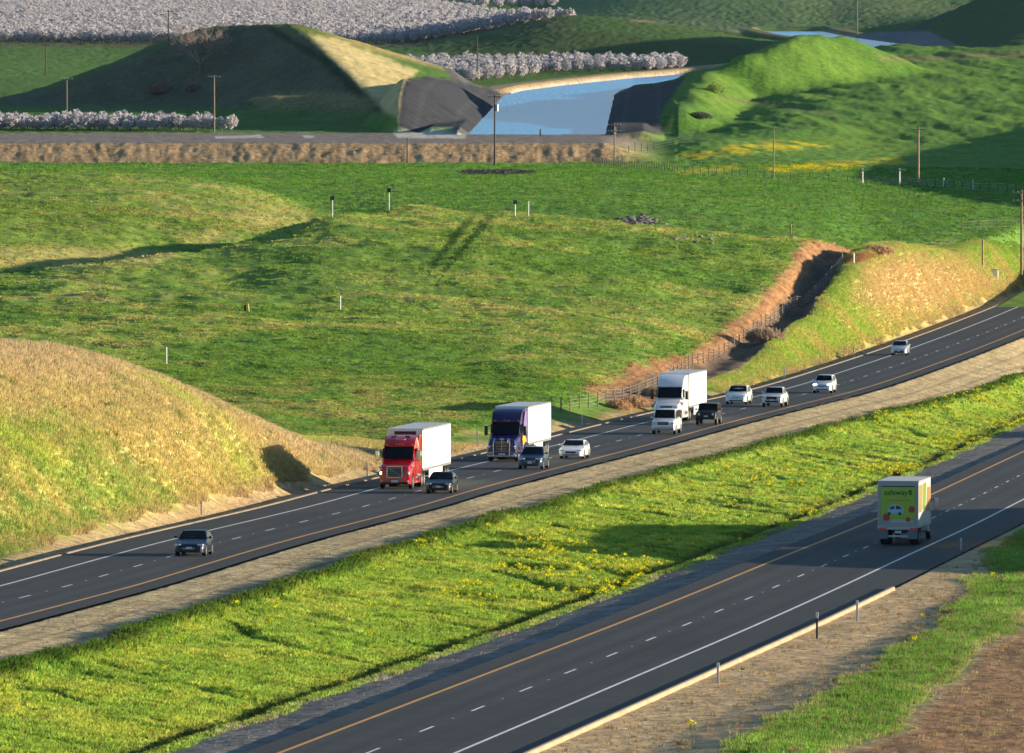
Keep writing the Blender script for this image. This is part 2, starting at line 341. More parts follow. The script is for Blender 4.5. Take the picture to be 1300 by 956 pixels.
def grass_mat(name, trans=.35):
    m, nt, b = _new(name); N = nt.nodes; L = nt.links
    at = N.new('ShaderNodeAttribute'); at.attribute_type = 'INSTANCER'; at.attribute_name = 'col'
    L.new(at.outputs['Color'], b.inputs['Base Color']); b.inputs['Roughness'].default_value = .8; b.inputs['Specular IOR Level'].default_value = .15
    tr = N.new('ShaderNodeBsdfTranslucent'); L.new(at.outputs['Color'], tr.inputs['Color'])
    mx = N.new('ShaderNodeMixShader'); mx.inputs[0].default_value = trans
    L.new(b.outputs[0], mx.inputs[1]); L.new(tr.outputs[0], mx.inputs[2]); L.new(mx.outputs[0], N['Material Output'].inputs['Surface'])
    return m
M = {}
def mm(k, *a, **kw):
    if k not in M: M[k] = mat(k, *a, **kw)
    return M[k]
wood = mm('weathered_wood', (.22, .16, .11), .9, var=.25, scale=3)
dwood = mm('creosote_wood', (.07, .055, .045), .9, var=.25, scale=3)
steel = mm('galvanised_steel', (.42, .43, .44), .45, .6, var=.1, scale=5)
white = mm('white_paint', (.78, .78, .76), .5, var=.04, scale=3)
rubber = mm('tyre_rubber', (.018, .018, .02), .8, var=.15, scale=10)
rimm = mm('alloy_rim', (.55, .56, .58), .3, .8)
glass = mm('dark_window_glass', (.004, .005, .007), .05, 0, spec=.25)
black = mm('black_plastic', (.015, .015, .017), .5, var=.1)
chrome = mm('chrome_metal', (.75, .76, .78), .12, 1.)
lampg = mm('headlight_lens', (.75, .78, .8), .12, .35)
redl = mm('red_tail_lens', (.5, .02, .03), .25)
amber = mm('amber_lens', (.7, .25, .03), .3)
platem = mm('plate_white', (.6, .62, .66), .5)
concrete = mm('concrete', (.42, .37, .29), .9, var=.12, scale=2)

# ================================================================== object helpers
def put(o, parent=None):
    COL.objects.link(o)
    if parent is not None: o.parent = parent
    return o
def tag(o, label=None, cat=None, group=None, kind=None):
    if label: o['label'] = label
    if cat: o['category'] = cat
    if group: o['group'] = group
    if kind: o['kind'] = kind
    return o
def thing(name, label, cat, loc=(0, 0, 0), rot=None, group=None):
    o = put(bpy.data.objects.new(name, None)); o.empty_display_size = .3
    if rot is not None: o.matrix_world = Matrix.Translation(loc) @ rot.to_4x4()
    else: o.location = loc
    return tag(o, label, cat, group)
class MB:
    def __init__(s): s.v = []; s.f = []; s.mi = []; s.cur = 0
    def quad(s, *p):
        n = len(s.v); s.v += [tuple(q) for q in p]; s.f.append(tuple(range(n, n + len(p)))); s.mi.append(s.cur); return s
    def box(s, a, b, bev=0.):
        (x0, y0, z0), (x1, y1, z1) = a, b
        if bev <= 0:
            n = len(s.v); s.v += [(x0,y0,z0),(x1,y0,z0),(x1,y1,z0),(x0,y1,z0),(x0,y0,z1),(x1,y0,z1),(x1,y1,z1),(x0,y1,z1)]
            for q in ((0,3,2,1),(4,5,6,7),(0,1,5,4),(1,2,6,5),(2,3,7,6),(3,0,4,7)): s.f.append(tuple(n + i for i in q)); s.mi.append(s.cur)
            return s
        c = bev; n = len(s.v)     # chamfered: octagonal rings in z
        def ring(z, e):
            return [(x0+e,y0+c+e*0,z),(x0+c,y0+e,z),(x1-c,y0+e,z),(x1-e,y0+c,z),(x1-e,y1-c,z),(x1-c,y1-e,z),(x0+c,y1-e,z),(x0+e,y1-c,z)]
        rs = [ring(z0, c*.6), ring(z0+c, 0), ring(z1-c, 0), ring(z1, c*.6)]
        s.loft(rs); return s
    def loft(s, rings, caps=True, closed=True):
        n = len(s.v); k = len(rings[0])
        for r in rings: s.v += [tuple(q) for q in r]
        for i in range(len(rings) - 1):
            for j in range(k if closed else k - 1):
                a = n + i*k + j; b = n + i*k + (j+1) % k; s.f.append((a, b, b + k, a + k)); s.mi.append(s.cur)
        if caps:
            s.f.append(tuple(n + j for j in range(k - 1, -1, -1))); s.mi.append(s.cur)
            s.f.append(tuple(n + (len(rings)-1)*k + j for j in range(k))); s.mi.append(s.cur)
        return s
    def tube(s, p, q, r0, r1=None, k=8, caps=True):
        r1 = r0 if r1 is None else r1
        p = Vector(p); q = Vector(q); d = (q - p).normalized(); a = d.orthogonal().normalized(); b = d.cross(a)
        R = lambda c, r: [c + r * (math.cos(2*math.pi*i/k) * a + math.sin(2*math.pi*i/k) * b) for i in range(k)]
        return s.loft([R(p, r0), R(q, r1)], caps)
    def rev(s, prof, axis='y', k=20, c=(0, 0, 0)):
        rings = []
        for r, h in prof:
            ring = []
            for i in range(k):
                t = 2*math.pi*i/k; x, z = r*math.cos(t), r*math.sin(t)
                ring.append((c[0]+x, c[1]+h, c[2]+z) if axis == 'y' else (c[0]+x, c[1]+z, c[2]+h))
            rings.append(ring)
        return s.loft(rings)
    def mesh(s, name, mats, smooth=None):
        me = bpy.data.meshes.new(name); me.from_pydata(s.v, [], s.f)
        for m in (mats if isinstance(mats, (list, tuple)) else [mats]): me.materials.append(m)
        if max(s.mi, default=0): me.polygons.foreach_set('material_index', s.mi)
        bm = bmesh.new(); bm.from_mesh(me); bmesh.ops.recalc_face_normals(bm, faces=bm.faces); bm.to_mesh(me); bm.free()
        if smooth is not None:
            me.polygons.foreach_set('use_smooth', [True] * len(me.polygons))
            me.set_sharp_from_angle(angle=math.radians(smooth))
        me.update(); return me
    def build(s, name, mats, parent=None, smooth=None):
        return put(bpy.data.objects.new(name, s.mesh(name, mats, smooth)), parent)
def grid_mesh(name, X, Y, Z, col=None, m=None, smooth=True):
    nr, nc = X.shape; me = bpy.data.meshes.new(name)
    co = np.stack([X, Y, Z], -1).reshape(-1, 3).astype(np.float32)
    i = np.arange(nr * nc).reshape(nr, nc); q = np.stack([i[:-1, :-1], i[:-1, 1:], i[1:, 1:], i[1:, :-1]], -1).reshape(-1, 4)
    me.vertices.add(len(co)); me.vertices.foreach_set('co', co.ravel())
    me.loops.add(q.size); me.loops.foreach_set('vertex_index', q.ravel().astype(np.int32))
    me.polygons.add(len(q)); me.polygons.foreach_set('loop_start', np.arange(0, q.size, 4, dtype=np.int32))
    me.polygons.foreach_set('use_smooth', np.full(len(q), smooth))
    if col is not None:
        a = me.color_attributes.new('Col', 'FLOAT_COLOR', 'POINT')
        a.data.foreach_set('color', np.concatenate([col.reshape(-1, 3), np.ones((nr * nc, 1))], 1).astype(np.float32).ravel())
    if m: me.materials.append(m)
    me.update(calc_edges=True); return me

# ================================================================== ground colours (what grows or lies there; some light and shade painted in)
def C(*a): return np.array(a, float)
col = np.zeros((NR, NC, 3))
def paint(c, mask):
    global col
    col = col * (1 - mask[..., None]) + np.asarray(c) * mask[..., None]
def poly(pts, soft=6.0):
    """soft mask of a patch given by its outline"""
    inside = np.zeros(U.shape, bool); dmin = np.full(U.shape, 1e9)
    for (x0, y0), (x1, y1) in zip(pts, pts[1:] + pts[:1]):
        with np.errstate(divide='ignore', invalid='ignore'):
            cr = ((y0 > V) != (y1 > V)) & (U < (x1 - x0) * (V - y0) / (y1 - y0 + 1e-9) + x0)
        inside ^= cr
        dx, dy = x1 - x0, y1 - y0; t = np.clip(((U - x0) * dx + (V - y0) * dy) / (dx*dx + dy*dy + 1e-9), 0, 1)
        dmin = np.minimum(dmin, np.hypot(U - x0 - t*dx, V - y0 - t*dy))
    sd = np.where(inside, dmin, -dmin)
    return sstep(-soft, soft, sd + soft * .9 * fbm(U / 14, V / 7, 77, 2))
GR1, GR2, GR3 = C(.135,.24,.036), C(.23,.31,.052), C(.07,.15,.02)
DRY, TAN, PINK = C(.42,.365,.12), C(.46,.365,.145), C(.47,.365,.215)
BRN, GRV, SAND = C(.31,.165,.075), C(.42,.33,.18), C(.52,.37,.20)
nA = fbm(X / 30, Y / 42, 101, 4); nB = fbm(X / 7, Y / 13, 102, 3); nC = fbm(X / 2.2, Y / 4.5, 103, 3); nD = fbm(X / 90, Y / 120, 104, 3)
col[:] = GR1
paint(GR2, sstep(-.25, .35, nA + .5 * nB))
paint(GR3, sstep(.2, .6, nC + .35 * nB) * .65)
CRD = np.interp(U, [-300, 0, 150, 300, 400, 440, 500, 600, 800, 1000, 1050, 1100, 1120, 1200], [1126, 1130, 1146, 1174, 1212, 1224, 1242, 1252, 1254, 1266, 1276, 1290, 1330, 1380]); mid = sstep(26, 8, Y - CRD + 6 * nB)
dryf = sstep(.02, .42, nB * .6 + nA * .8 + .35 * nC - .05)
zone = np.interp(V, [265, 300, 345, 375, 400, 430, 460, 500, 530, 580], [.75, .7, .5, .75, .95, .7, .8, .7, .95, .95])
zone = zone * np.interp(U, [0, 250, 450, 700, 1000], [.8, .7, .7, .95, .85])
paint(DRY, np.clip(dryf * zone * 1.15, 0, .85) * mid)
paint(DRY * .8 + GR2 * .2, poly([(590,395),(700,372),(900,375),(1010,345),(1020,400),(850,400),(830,470),(690,470),(600,430)], 25) * sstep(-.3, .3, nB + .6 * nC) * .6 * mid)
paint(DRY * .7 + GR2 * .3, poly([(0,385),(120,372),(330,375),(330,420),(180,450),(60,440),(0,430)], 18) * sstep(-.1, .4, nB + .6 * nC) * .7 * mid)
paint(DRY * .75, poly([(200,520),(420,470),(640,520),(560,560),(330,560)], 25) * sstep(-.3, .3, nB + .5 * nC) * .6 * mid)
paint(GR3 * 1.3, poly([(455,376),(500,374),(505,384),(450,385)], 4) * .8)
# vehicle tracks over the middle hill
for tr in ([(632,275),(618,290),(590,320),(560,352),(555,365),(552,362),(578,322),(606,288),(620,275)], [(604,277),(585,300),(556,335),(545,350),(541,348),(556,322),(578,292),(594,278)]):
    paint(C(.03,.085,.01), poly(tr, 2.0) * .95)
# plain behind
paint(DRY * .8 + GR2 * .2, mid * sstep(70, 5, CRD - Y) * np.interp(U, [380, 520, 1000], [0, .5, .75]) * sstep(-.35, .3, nB + .6 * nC)); pln = 1 - mid  # drier grass along the crest, its sunlit edge painted in with it
paint(C(.105,.225,.034), pln * .85); paint(C(.17,.28,.045), pln * sstep(.0, .5, nA + .4 * nB) * .6); paint(GR3 * 1.4, pln * sstep(.15, .5, nC + .5 * nB) * .6)
paint(DRY, sstep(.25, .6, nB) * pln * sstep(1900, 1500, Y) * .25)
# left far dome
dome = poly([(-50,215),(150,218),(240,226),(330,243),(412,277),(300,305),(150,325),(-50,345)], 8) * sstep(1150, 1190, Y) * sstep(1500, 1420, Y)
paint(GR2 * .9, dome * .8); paint(DRY * .95, dome * sstep(.0, .5, nB + .5 * nA + np.interp(U, [0, 250, 400], [-.1, .1, .5])) * .75); paint(GR3, dome * sstep(.2, .6, nC) * .5)
paint(DRY, poly([(-60,318),(60,312),(230,322),(200,335),(-60,345)], 6) * (Y > 1120) * (Y < 1300) * .8)
# tan cut slope
d1, s1, _, a1 = pdist(X, Y, H1)
h1 = sstep(34, 26, d1) * (X < xl - 2.9) * (Y < 840)
tf = sstep(-.45, .35, nB * .6 + nA * .5 + .15)
paint(GR2 * 1.4 + C(.06,.03,0), h1); paint(TAN, h1 * tf * .92); paint(PINK, h1 * sstep(17, 2, d1) * sstep(-.4, .3, nB + .3) * .9)
paint(GR1 * 1.3, h1 * poly([(-30,545),(60,525),(140,570),(230,640),(190,670),(60,700),(-30,730)], 25) * sstep(-.4, .3, nC + .6 * nB) * .6)
paint(GR3, h1 * sstep(.22, .6, nC + .4 * nB) * .55)
d3, s3, _, a3 = pdist(X, Y, H3)
h3 = sstep(24, 17, d3) * sstep(-5, -1, d3 * s3) * sstep(-1.5, 1.5, dT * sT) * (X < xl - 2.9) * (Y > 980)
paint(GR2 * 1.25, h3 * (U < 1330)); paint(DRY, h3 * sstep(-.1, .4, nB + .4 * nC) * .8)
paint(C(.48,.35,.17), poly([(1092,340),(1130,318),(1200,324),(1255,345),(1285,366),(1180,406),(1110,402),(1080,382)], 26) * h3 * .95)
paint(GR1, h3 * sstep(.2, .6, nC) * .4)
# field right of the tan hill
paint(C(.50,.42,.02), poly([(860,196),(960,180),(1090,174),(1100,180),(1000,190),(880,202)], 4) * sstep(-.4, .2, nB + .5*nC))
paint(C(.50,.42,.02), poly([(965,214),(1030,207),(1140,200),(1150,207),(1060,215),(985,219)], 4) * sstep(-.4, .2, nB + .5*nC))
paint(C(.42,.38,.03), poly([(856,218),(935,211),(940,216),(870,222)], 4) * .7)
paint(GR3 * .8, poly([(865,158),(900,148),(1000,140),(1110,150),(1050,165),(930,168),(870,170)], 8) * sstep(-.2, .3, nB) * .9)
# ditch: bare brown soil; shade of right wall and floor painted in darker
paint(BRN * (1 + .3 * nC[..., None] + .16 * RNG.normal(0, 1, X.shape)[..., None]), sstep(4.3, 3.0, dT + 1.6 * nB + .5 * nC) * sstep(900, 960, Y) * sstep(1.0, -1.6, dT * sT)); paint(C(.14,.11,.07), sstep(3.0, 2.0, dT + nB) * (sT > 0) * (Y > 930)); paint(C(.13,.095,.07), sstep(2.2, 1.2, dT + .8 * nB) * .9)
paint(BRN * .9, poly([(690,548),(760,528),(840,498),(900,475),(890,490),(800,530),(740,548)], 7) * .7 * (X < xl - 4))
paint(BRN, poly([(1040,335),(1095,323),(1118,325),(1100,335)], 4))
# verge beside the near carriageway
vg = (X < xl - 2.9) * sstep(np.where(Y > 900, 4.4, 5.6), np.where(Y > 900, 2.0, 2.8), uL + 1.6 * nB + .8 * nC) * (Y < 1500)
paint(SAND * .75 * (1 + .25 * nC[..., None] + .14 * RNG.normal(0, 1, X.shape)[..., None]), vg); paint(C(.42,.24,.10), vg * sstep(0, .4, nB) * .6)
lt = (X < xl - 2.9) * sstep(7.5, 4.5, uL + 1.5 * nB) * (Y < 1500)
paint(C(.46,.33,.12), lt * (1 - vg) * sstep(930, 1000, Y) * .45 * sstep(-.2, .4, nB + nC))
# median
inM = (X > xl + LW) & (X < xr_ - LW + .2) & (Y < 1500)
MG1, MG2, MG3 = C(.25,.35,.048), C(.38,.42,.065), C(.08,.17,.02)
medc = MG1 * np.ones_like(col); f_ = sstep(-.3, .35, nB + .4 * nA)[..., None]; medc = medc * (1 - f_) + MG2 * f_
f_ = (sstep(.12, .5, nC + .4 * nB) * .8)[..., None]; medc = medc * (1 - f_) + MG3 * f_
f_ = np.exp(-(rib / .05) ** 2)[..., None] * .8; medc = medc * (1 - f_) + MG3 * f_
edge = np.exp(-((q - ml - .6) / .9) ** 2)[..., None] * .8; medc = medc * (1 - edge) + C(.03,.085,.010) * edge
gl = np.exp(-((qr - mr - 1.8) / .8) ** 2)[..., None] * .8; medc = medc * (1 - gl) + C(.05,.045,.025) * gl
gs = sstep(-.3, .5, ml - q + .6 * nB)[..., None]; grv = GRV * (1 + .22 * nC[..., None] + .35 * fbm(q / .8, Y / 26, 131, 3)[..., None] + .12 * RNG.normal(0, 1, X.shape)[..., None]); medc = medc * (1 - gs) + grv * gs
rut = (np.exp(-((q - 2.6 - .4 * nA) / .18) ** 2) + np.exp(-((q - 4.4 - .5 * nA) / .2) ** 2))[..., None] * .5; medc = medc * (1 - rut * gs) + C(.13,.10,.075) * rut * gs
gs = sstep(-.3, .5, mr - qr + .6 * nB)[..., None]; medc = medc * (1 - gs) + C(.21,.19,.17) * (1 + .4 * nC[..., None]) * gs  # right gravel band: its shade put into a greyer, darker colour
col = np.where(inM[..., None], medc, col)
# right verge
inV = (X > xr_ + 2.9) & (Y < 1500)
vc = SAND * .95 * np.ones_like(col) * (1 + .25 * nC[..., None])
g0 = np.interp(Y, [440, 520, 570, 640, 700], [8.5, 6.2, 4.2, 1.0, .6]); g1 = np.interp(Y, [440, 520, 600, 660, 720], [13.5, 10.6, 9.0, 9, 12])
gm = (sstep(g0 - .7, g0 + .7, qv + 2.2 * nB + 1.2 * nA) * sstep(g1 + .9, g1 - .9, qv + 2.2 * nB))[..., None]
vg_ = (GR1 * 1.25 + .5 * GR2 * (sstep(-.2, .5, nB))[..., None]); vc = vc * (1 - gm) + vg_ * gm
dm = (sstep(g1 - .2, g1 + 1.2, qv + 1.2 * nB))[..., None]; dirt = C(.36,.20,.095) * (1 + .35 * nC[..., None]); dirt = dirt * (1 - .5 * sstep(.1, .5, nB)[..., None]) + C(.2,.15,.1) * .5 * sstep(.1, .5, nB)[..., None]
vc = vc * (1 - dm) + dirt * dm
col = np.where(inV[..., None], vc, col)
# embankment, canal, far hills
ef = EMB * eu
paint(C(.44,.29,.15) * 1.0, ef * sstep(.02, .12, face + .16 * nB + .1 * nC)); paint(C(.36,.225,.12), ef * sstep(.1, .5, fbm(X / 5, Y / 12, 55, 3) + .4 * nC) * sstep(.02, .1, face) * .7)
paint(C(.235,.195,.165), ef * sstep(.96, 1.0, face) * sstep(0, 3, Y - D0 - 8))
far = sstep(1985, 2010, Y)
hl, hs, _, _ = pdist(X, Y, LH); lh = sstep(46, 30, hl) * far
FG = C(.075,.15,.03)
paint(FG, far * .8); paint(C(.07,.13,.02), far * sstep(.0, .5, nD + .4 * nA) * .6)
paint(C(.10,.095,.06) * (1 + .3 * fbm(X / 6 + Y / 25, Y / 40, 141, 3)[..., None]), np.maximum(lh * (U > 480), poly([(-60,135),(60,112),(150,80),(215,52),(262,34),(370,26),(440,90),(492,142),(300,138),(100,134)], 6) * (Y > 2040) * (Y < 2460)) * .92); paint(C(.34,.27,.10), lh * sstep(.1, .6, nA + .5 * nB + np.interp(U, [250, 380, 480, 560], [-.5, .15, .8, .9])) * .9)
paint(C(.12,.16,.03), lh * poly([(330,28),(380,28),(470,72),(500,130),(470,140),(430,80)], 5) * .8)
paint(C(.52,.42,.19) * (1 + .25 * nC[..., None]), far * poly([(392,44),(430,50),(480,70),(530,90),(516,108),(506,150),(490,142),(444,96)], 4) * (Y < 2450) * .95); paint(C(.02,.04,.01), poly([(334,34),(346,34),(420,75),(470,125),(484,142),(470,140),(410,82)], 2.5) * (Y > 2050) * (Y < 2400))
paint(C(.30,.25,.09), poly([(318,126),(345,119),(430,118),(505,130),(500,140),(330,138)], 5) * (Y > 2100) * (Y < 2260) * .55)
rh, rs, _, _ = pdist(X, Y, RH); rhm = sstep(34, 22, rh) * (Y > 1980) * (U > 780)
paint(C(.06,.12,.02), rhm); paint(C(.13,.12,.045), rhm * sstep(.0, .5, nB + .5 * nC) * .6); paint(C(.13,.165,.03), rhm * poly([(1020,50),(1060,46),(1110,75),(1110,95),(1000,102),(960,104)], 8) * .8); paint(C(.12,.09,.04), rhm * poly([(940,108),(985,84),(1030,62),(1035,80),(1000,95),(965,108)], 5) * .7)  # lit half of the mound painted lighter than its shaded half
hr = (Y > 1960) * (Y < 2600) * sstep(838, 885, U + 25 * nB)
paint(C(.105,.225,.028), hr * .8); paint(C(.14,.24,.03), hr * sstep(-.2, .4, nA + .4 * nB) * .7); paint(GR3, hr * sstep(.15, .5, nB + .5 * nC) * .6); paint(C(.22,.18,.08), hr * poly([(1110,72),(1300,64),(1310,74),(1130,78)], 3) * .6)
paint(C(.16,.17,.06), poly([(905,122),(960,126),(1070,145),(1065,148),(950,131),(905,126)], 2) * .7)
bk = inC & (dC < HWC + 22) & (Z < WATER + 12) & (Z > WATER - 4) & (np.abs(Z - bank) < .9)
paint(C(.10,.095,.09) * (1 + .2 * perlin(aC / 3.0, dC / 30, 91))[..., None], bk * 1.0); paint(C(.34,.25,.13), ((dC > HWC + .4) & (dC < HWC + 8.5) & (Y > 2440) & ((sC < 0) | (sC > 0)) & (Z < WATER + 1.6)) * .95)
paint(C(.45,.40,.30), ((dC > HWC - .6) & (dC < HWC + .8) & (Y > 2500)) * .9)
paint(C(.6,.54,.44), poly([(500,169),(545,166),(592,171),(590,176),(505,175)], 1.5) * (Y < 2060) * .9)
paint(C(.55,.52,.47), (poly([(272,173),(330,171),(336,175),(274,176)], 1) + poly([(384,172),(398,172),(400,175),(386,175)], 1)).clip(0, 1) * (Y < 2060) * .8)
paint(C(.06,.058,.056), poly([(765,172),(775,122),(797,112),(842,105),(868,100),(848,128),(836,150),(846,170)], 3) * (Y > 1965))  # right canal bank: shade of its sunless face painted dark
paint(C(.034,.036,.042), poly([(503,170),(508,130),(514,101),(545,97),(600,107),(642,118),(598,172)], 3.5) * (Y > 1990) * (Y < 2560)); LN_ = (col.sum(-1) < .2) & (Y > 1960) & (Y < 2560) & (dC < 60); col = np.where(LN_[..., None], col * (1.15 + .5 * fbm(aC / 4, dC / 25, 151, 3) + .25 * (np.abs((dC - HWC) % 7 - 3.5) < .5))[..., None], col)  # left canal bank: dark lining with the mound's shadow painted into it
# far fields
paint(C(.10,.085,.045), poly([(-60,8),(180,8),(500,8),(725,24),(725,40),(610,42),(545,62),(520,66),(400,66),(-60,58)], 3) * (Y > 3500) * .7)
paint(C(.05,.085,.018), poly([(540,64),(620,44),(725,38),(870,52),(960,60),(965,80),(900,86),(560,74)], 4) * (Y > 3000) * .9)
paint(C(.05,.085,.018), (Y > 3000) * (U > 660) * .5)
paint(C(.30,.24,.10), poly([(640,14),(700,12),(752,18),(700,20),(650,19)], 2) * (Y > 3000) * .9)
paint(C(.26,.21,.10), poly([(800,24),(960,30),(960,33),(800,28)], 1.5) * (Y > 3600) * .7)
paint(C(.36,.31,.20), poly([(862,27),(910,23),(948,38),(938,42),(900,34)], 3) * (Y > 3000) * .8)
paint(C(.13,.20,.065), (Y > 4100) * (U > 700) * .85)
paint(C(.20,.23,.08), (Y > 4400) * (U > 1000) * sstep(-.3, .3, nD) * .5)
paint(C(.06,.10,.03), (Y > 2600) * (Y < 3600) * (U > 1080) * .9); paint(C(.18,.17,.17), poly([(1085,48),(1110,40),(1180,40),(1215,58),(1190,62),(1100,62)], 2) * (Y > 2600))
# gravelly dark patches on the plain
for c_, cr in (((632, 219), C(.05,.05,.045)), ((812, 281), C(.07,.065,.055))):
    w_ = 50 if c_[0] < 700 else 27
    paint(cr, sstep(1.15, .8, ((U - c_[0]) / w_) ** 2 + ((V - c_[1]) / 3.5) ** 2 + .5 * nC) * (Y > 1200))
col = np.clip(col, .004, .75)
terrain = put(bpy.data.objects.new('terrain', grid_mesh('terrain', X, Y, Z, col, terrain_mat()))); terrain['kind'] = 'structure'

# ================================================================== water
pts = [Vector(p[:2]) for p in CAN]; rows = []
for i, p in enumerate(pts):
    t_ = (pts[min(i + 1, len(pts) - 1)] - pts[max(i - 1, 0)]).normalized(); n_ = Vector((-t_.y, t_.x))
    rows.append([p + n_ * 14.6, p - n_ * 14.6])
mb = MB()
for a, b in zip(rows[:-1], rows[1:]): mb.quad((*a[0], WATER), (*a[1], WATER), (*b[1], WATER), (*b[0], WATER))
wt = mb.build('water', water_mat()); wt['kind'] = 'structure'

# ================================================================== roads
def strip(name, Da, Db, fa, fb, zf, dz, m, parent=None, cf=None, n=None, across=2):
    D = np.arange(Da, Db, 3.0) if n is None else np.linspace(Da, Db, n)
    t = np.linspace(0, 1, across)
    A, B = fa(D), fb(D); XX = A[:, None] + (B - A)[:, None] * t; YY = np.repeat(D[:, None], across, 1); ZZ = np.repeat(zf(D)[:, None], across, 1) + dz
    return put(bpy.data.objects.new(name, grid_mesh(name, XX, YY, ZZ, cf(XX, YY, t) if cf else None, m)), parent)
asph = asphalt_mat('worn_asphalt', None)
white_line = mm('white_road_paint', (.70, .70, .66), .7, var=.12, scale=.8); yellow_line = mm('yellow_road_paint', (.62, .30, .05), .7, var=.12, scale=.8)
def road(fx, fz, Da, Db, out, ins, yellow_side, lab):
    # fx: white edge line; sgn: direction from the white line to the yellow line
    s = yellow_side
    a = lambda D: fx(D) - s * out; b = lambda D: fx(D) + s * (LW + ins)
    def cf(XX, YY, t):
        w = np.abs(XX - fx(YY)) * np.sign((XX - fx(YY)) * s)
        c = np.full(XX.shape, .038) + .012 * fbm(YY / 40, w / 3, 21, 3)
        for l in (1.83, 5.49):
            for o_ in (-.85, .85): c -= .016 * np.exp(-((w - l - o_) / .42) ** 2) * (1 + .6 * fbm(YY / 60, w, 23, 2))
        c = np.where((w < -.15) | (w > LW + .15), .026 + .006 * fbm(YY / 9, w / 2, 22, 3), c)
        c -= .011 * np.exp(-((w - 3.25 - .05 * perlin(YY / 30, YY * 0, 28)) / .12) ** 2) + .008 * np.exp(-((w - 7.75) / .12) ** 2) + .008 * np.exp(-((w - 1.83) / .3) ** 2)
        c *= 1 + .22 * (np.floor(_h(np.floor(YY / 31), np.floor(w / 3.66), 5) / 6.2832 * 5) - 2) / 4 * (np.abs(w - 3.66) < 3.6)
        c -= .010 * np.exp(-((w - 1.6) / .8) ** 2) * sstep(.0, .5, fbm(YY / 26, w / 5, 26, 2))
        return np.stack([c, c * 1.0, c * 1.06], -1)
    r = strip('road', Da, Db, a, b, fz, 0, asph, None, cf, across=56); r['kind'] = 'structure'
    strip('edge_line', Da, Db, lambda D: fx(D) - .09, lambda D: fx(D) + .09, fz, .006, white_line, r)
    strip('median_line', Da, Db, lambda D: fx(D) + s * (LW - .11), lambda D: fx(D) + s * (LW + .11), fz, .006, yellow_line, r)
    return r
roadL = road(lx, lz, 374, 1640, 2.9, 1.6, 1, '')
roadR = road(rx, rz, 374, 1400, 3.0, 1.5, -1, '')
def dashes(fx, fz, s, D0, r, lo, hi):
    mb = MB(); k0 = int((lo - D0) / 14.56); D = D0 + k0 * 14.56
    while D < hi:
        for (d0, d1) in ((D - 1.9, D), (D, D + 1.9)):
            x0, x1 = fx(d0) + s * LW / 2, fx(d1) + s * LW / 2
            mb.quad((x0-.07, d0, fz(d0)+.006), (x0+.07, d0, fz(d0)+.006), (x1+.07, d1, fz(d1)+.006), (x1-.07, d1, fz(d1)+.006))
        for e in (7.3,):      # raised markers between the dashes
            x = fx(D + e) + s * LW / 2; z = fz(D + e); mb.box((x-.06, D+e-.06, z+.001), (x+.06, D+e+.06, z+.02))
        D += 14.56
    mb.build('lane_dash', white_line, r)
def lineD(zf, v):
    lo, hi = 430., 1500.
    for _ in range(50):
        m_ = (lo + hi) / 2
        if vpix(m_, zf(m_)) > v: lo = m_
        else: hi = m_
    return lo
dashes(lx, lz, 1, lineD(lz, 718.1), roadL, 376, 1630)
dashes(rx, rz, -1, lineD(rz, 641.0), roadR, 376, 1390)
# low asphalt kerb along the outer edge of the near carriageway, concrete kerb on the right verge
def kerb(name, fx, fz, Da, Db, w, h, m, label=None):
    D = np.arange(Da, Db, 3.0); rings = []
    for d in D:
        x, z = float(fx(d)), float(fz(d)); rings.append([(x-w/2, d, z-.2), (x-w/2, d, z+h*.8), (x-w*.3, d, z+h), (x+w*.3, d, z+h), (x+w/2, d, z+h*.6), (x+w/2, d, z-.2)])
    return MB().loft(rings).build(name, m)
k1 = kerb('kerb', lambda d: lx(d) - 3.1, lz, 376, 1500, .24, .07, mm('pale_kerb', (.22, .17, .12), .9, var=.2, scale=.6)); k1['kind'] = 'structure'
k2 = kerb('kerb', lambda d: rx(d) + 3.15, rz, 376, lineD(rz, 747), .26, .13, mm('concrete_kerb', (.36, .27, .17), .9, var=.15, scale=.6)); k2['kind'] = 'structure'
# ================================================================== vehicles
def loft_body(st, arches=(), rz_=.34, k=None):
    """st: (x, zbottom, ztop, halfwidth, shoulder) from nose to tail; arches: (x, z, r)"""
    rings = []
    for x, zb, zt, w, sh in st:
        ao = zb
        for ax, az, ar in arches:
            if abs(x - ax) < ar: ao = max(ao, az + math.sqrt(ar * ar - (x - ax) ** 2))
        ao = min(ao, zt - .16); wi = max(w - .34, .2 * w); h = zt - ao
        half = [(0, zb), (wi, zb), (wi, max(zb, ao - .01)), (w * .985, ao), (w, ao + h * .35), (w, ao + h * .62), (w * (1 - sh * .35), zt - h * .14), (w * (1 - sh), zt - .015), (w * (1 - sh) * .55, zt + .012), (0, zt + .022)]
        rings.append([(x, y, z) for y, z in half] + [(x, -y, z) for y, z in half[-2:0:-1]])
    return rings
def lerp(a, b, t): return a + (b - a) * t
def interp_st(keys, xs):
    keys = sorted(keys); K = np.array(keys)
    return [tuple([x] + [float(np.interp(x, K[:, 0], K[:, i])) for i in range(1, K.shape[1])]) for x in xs]
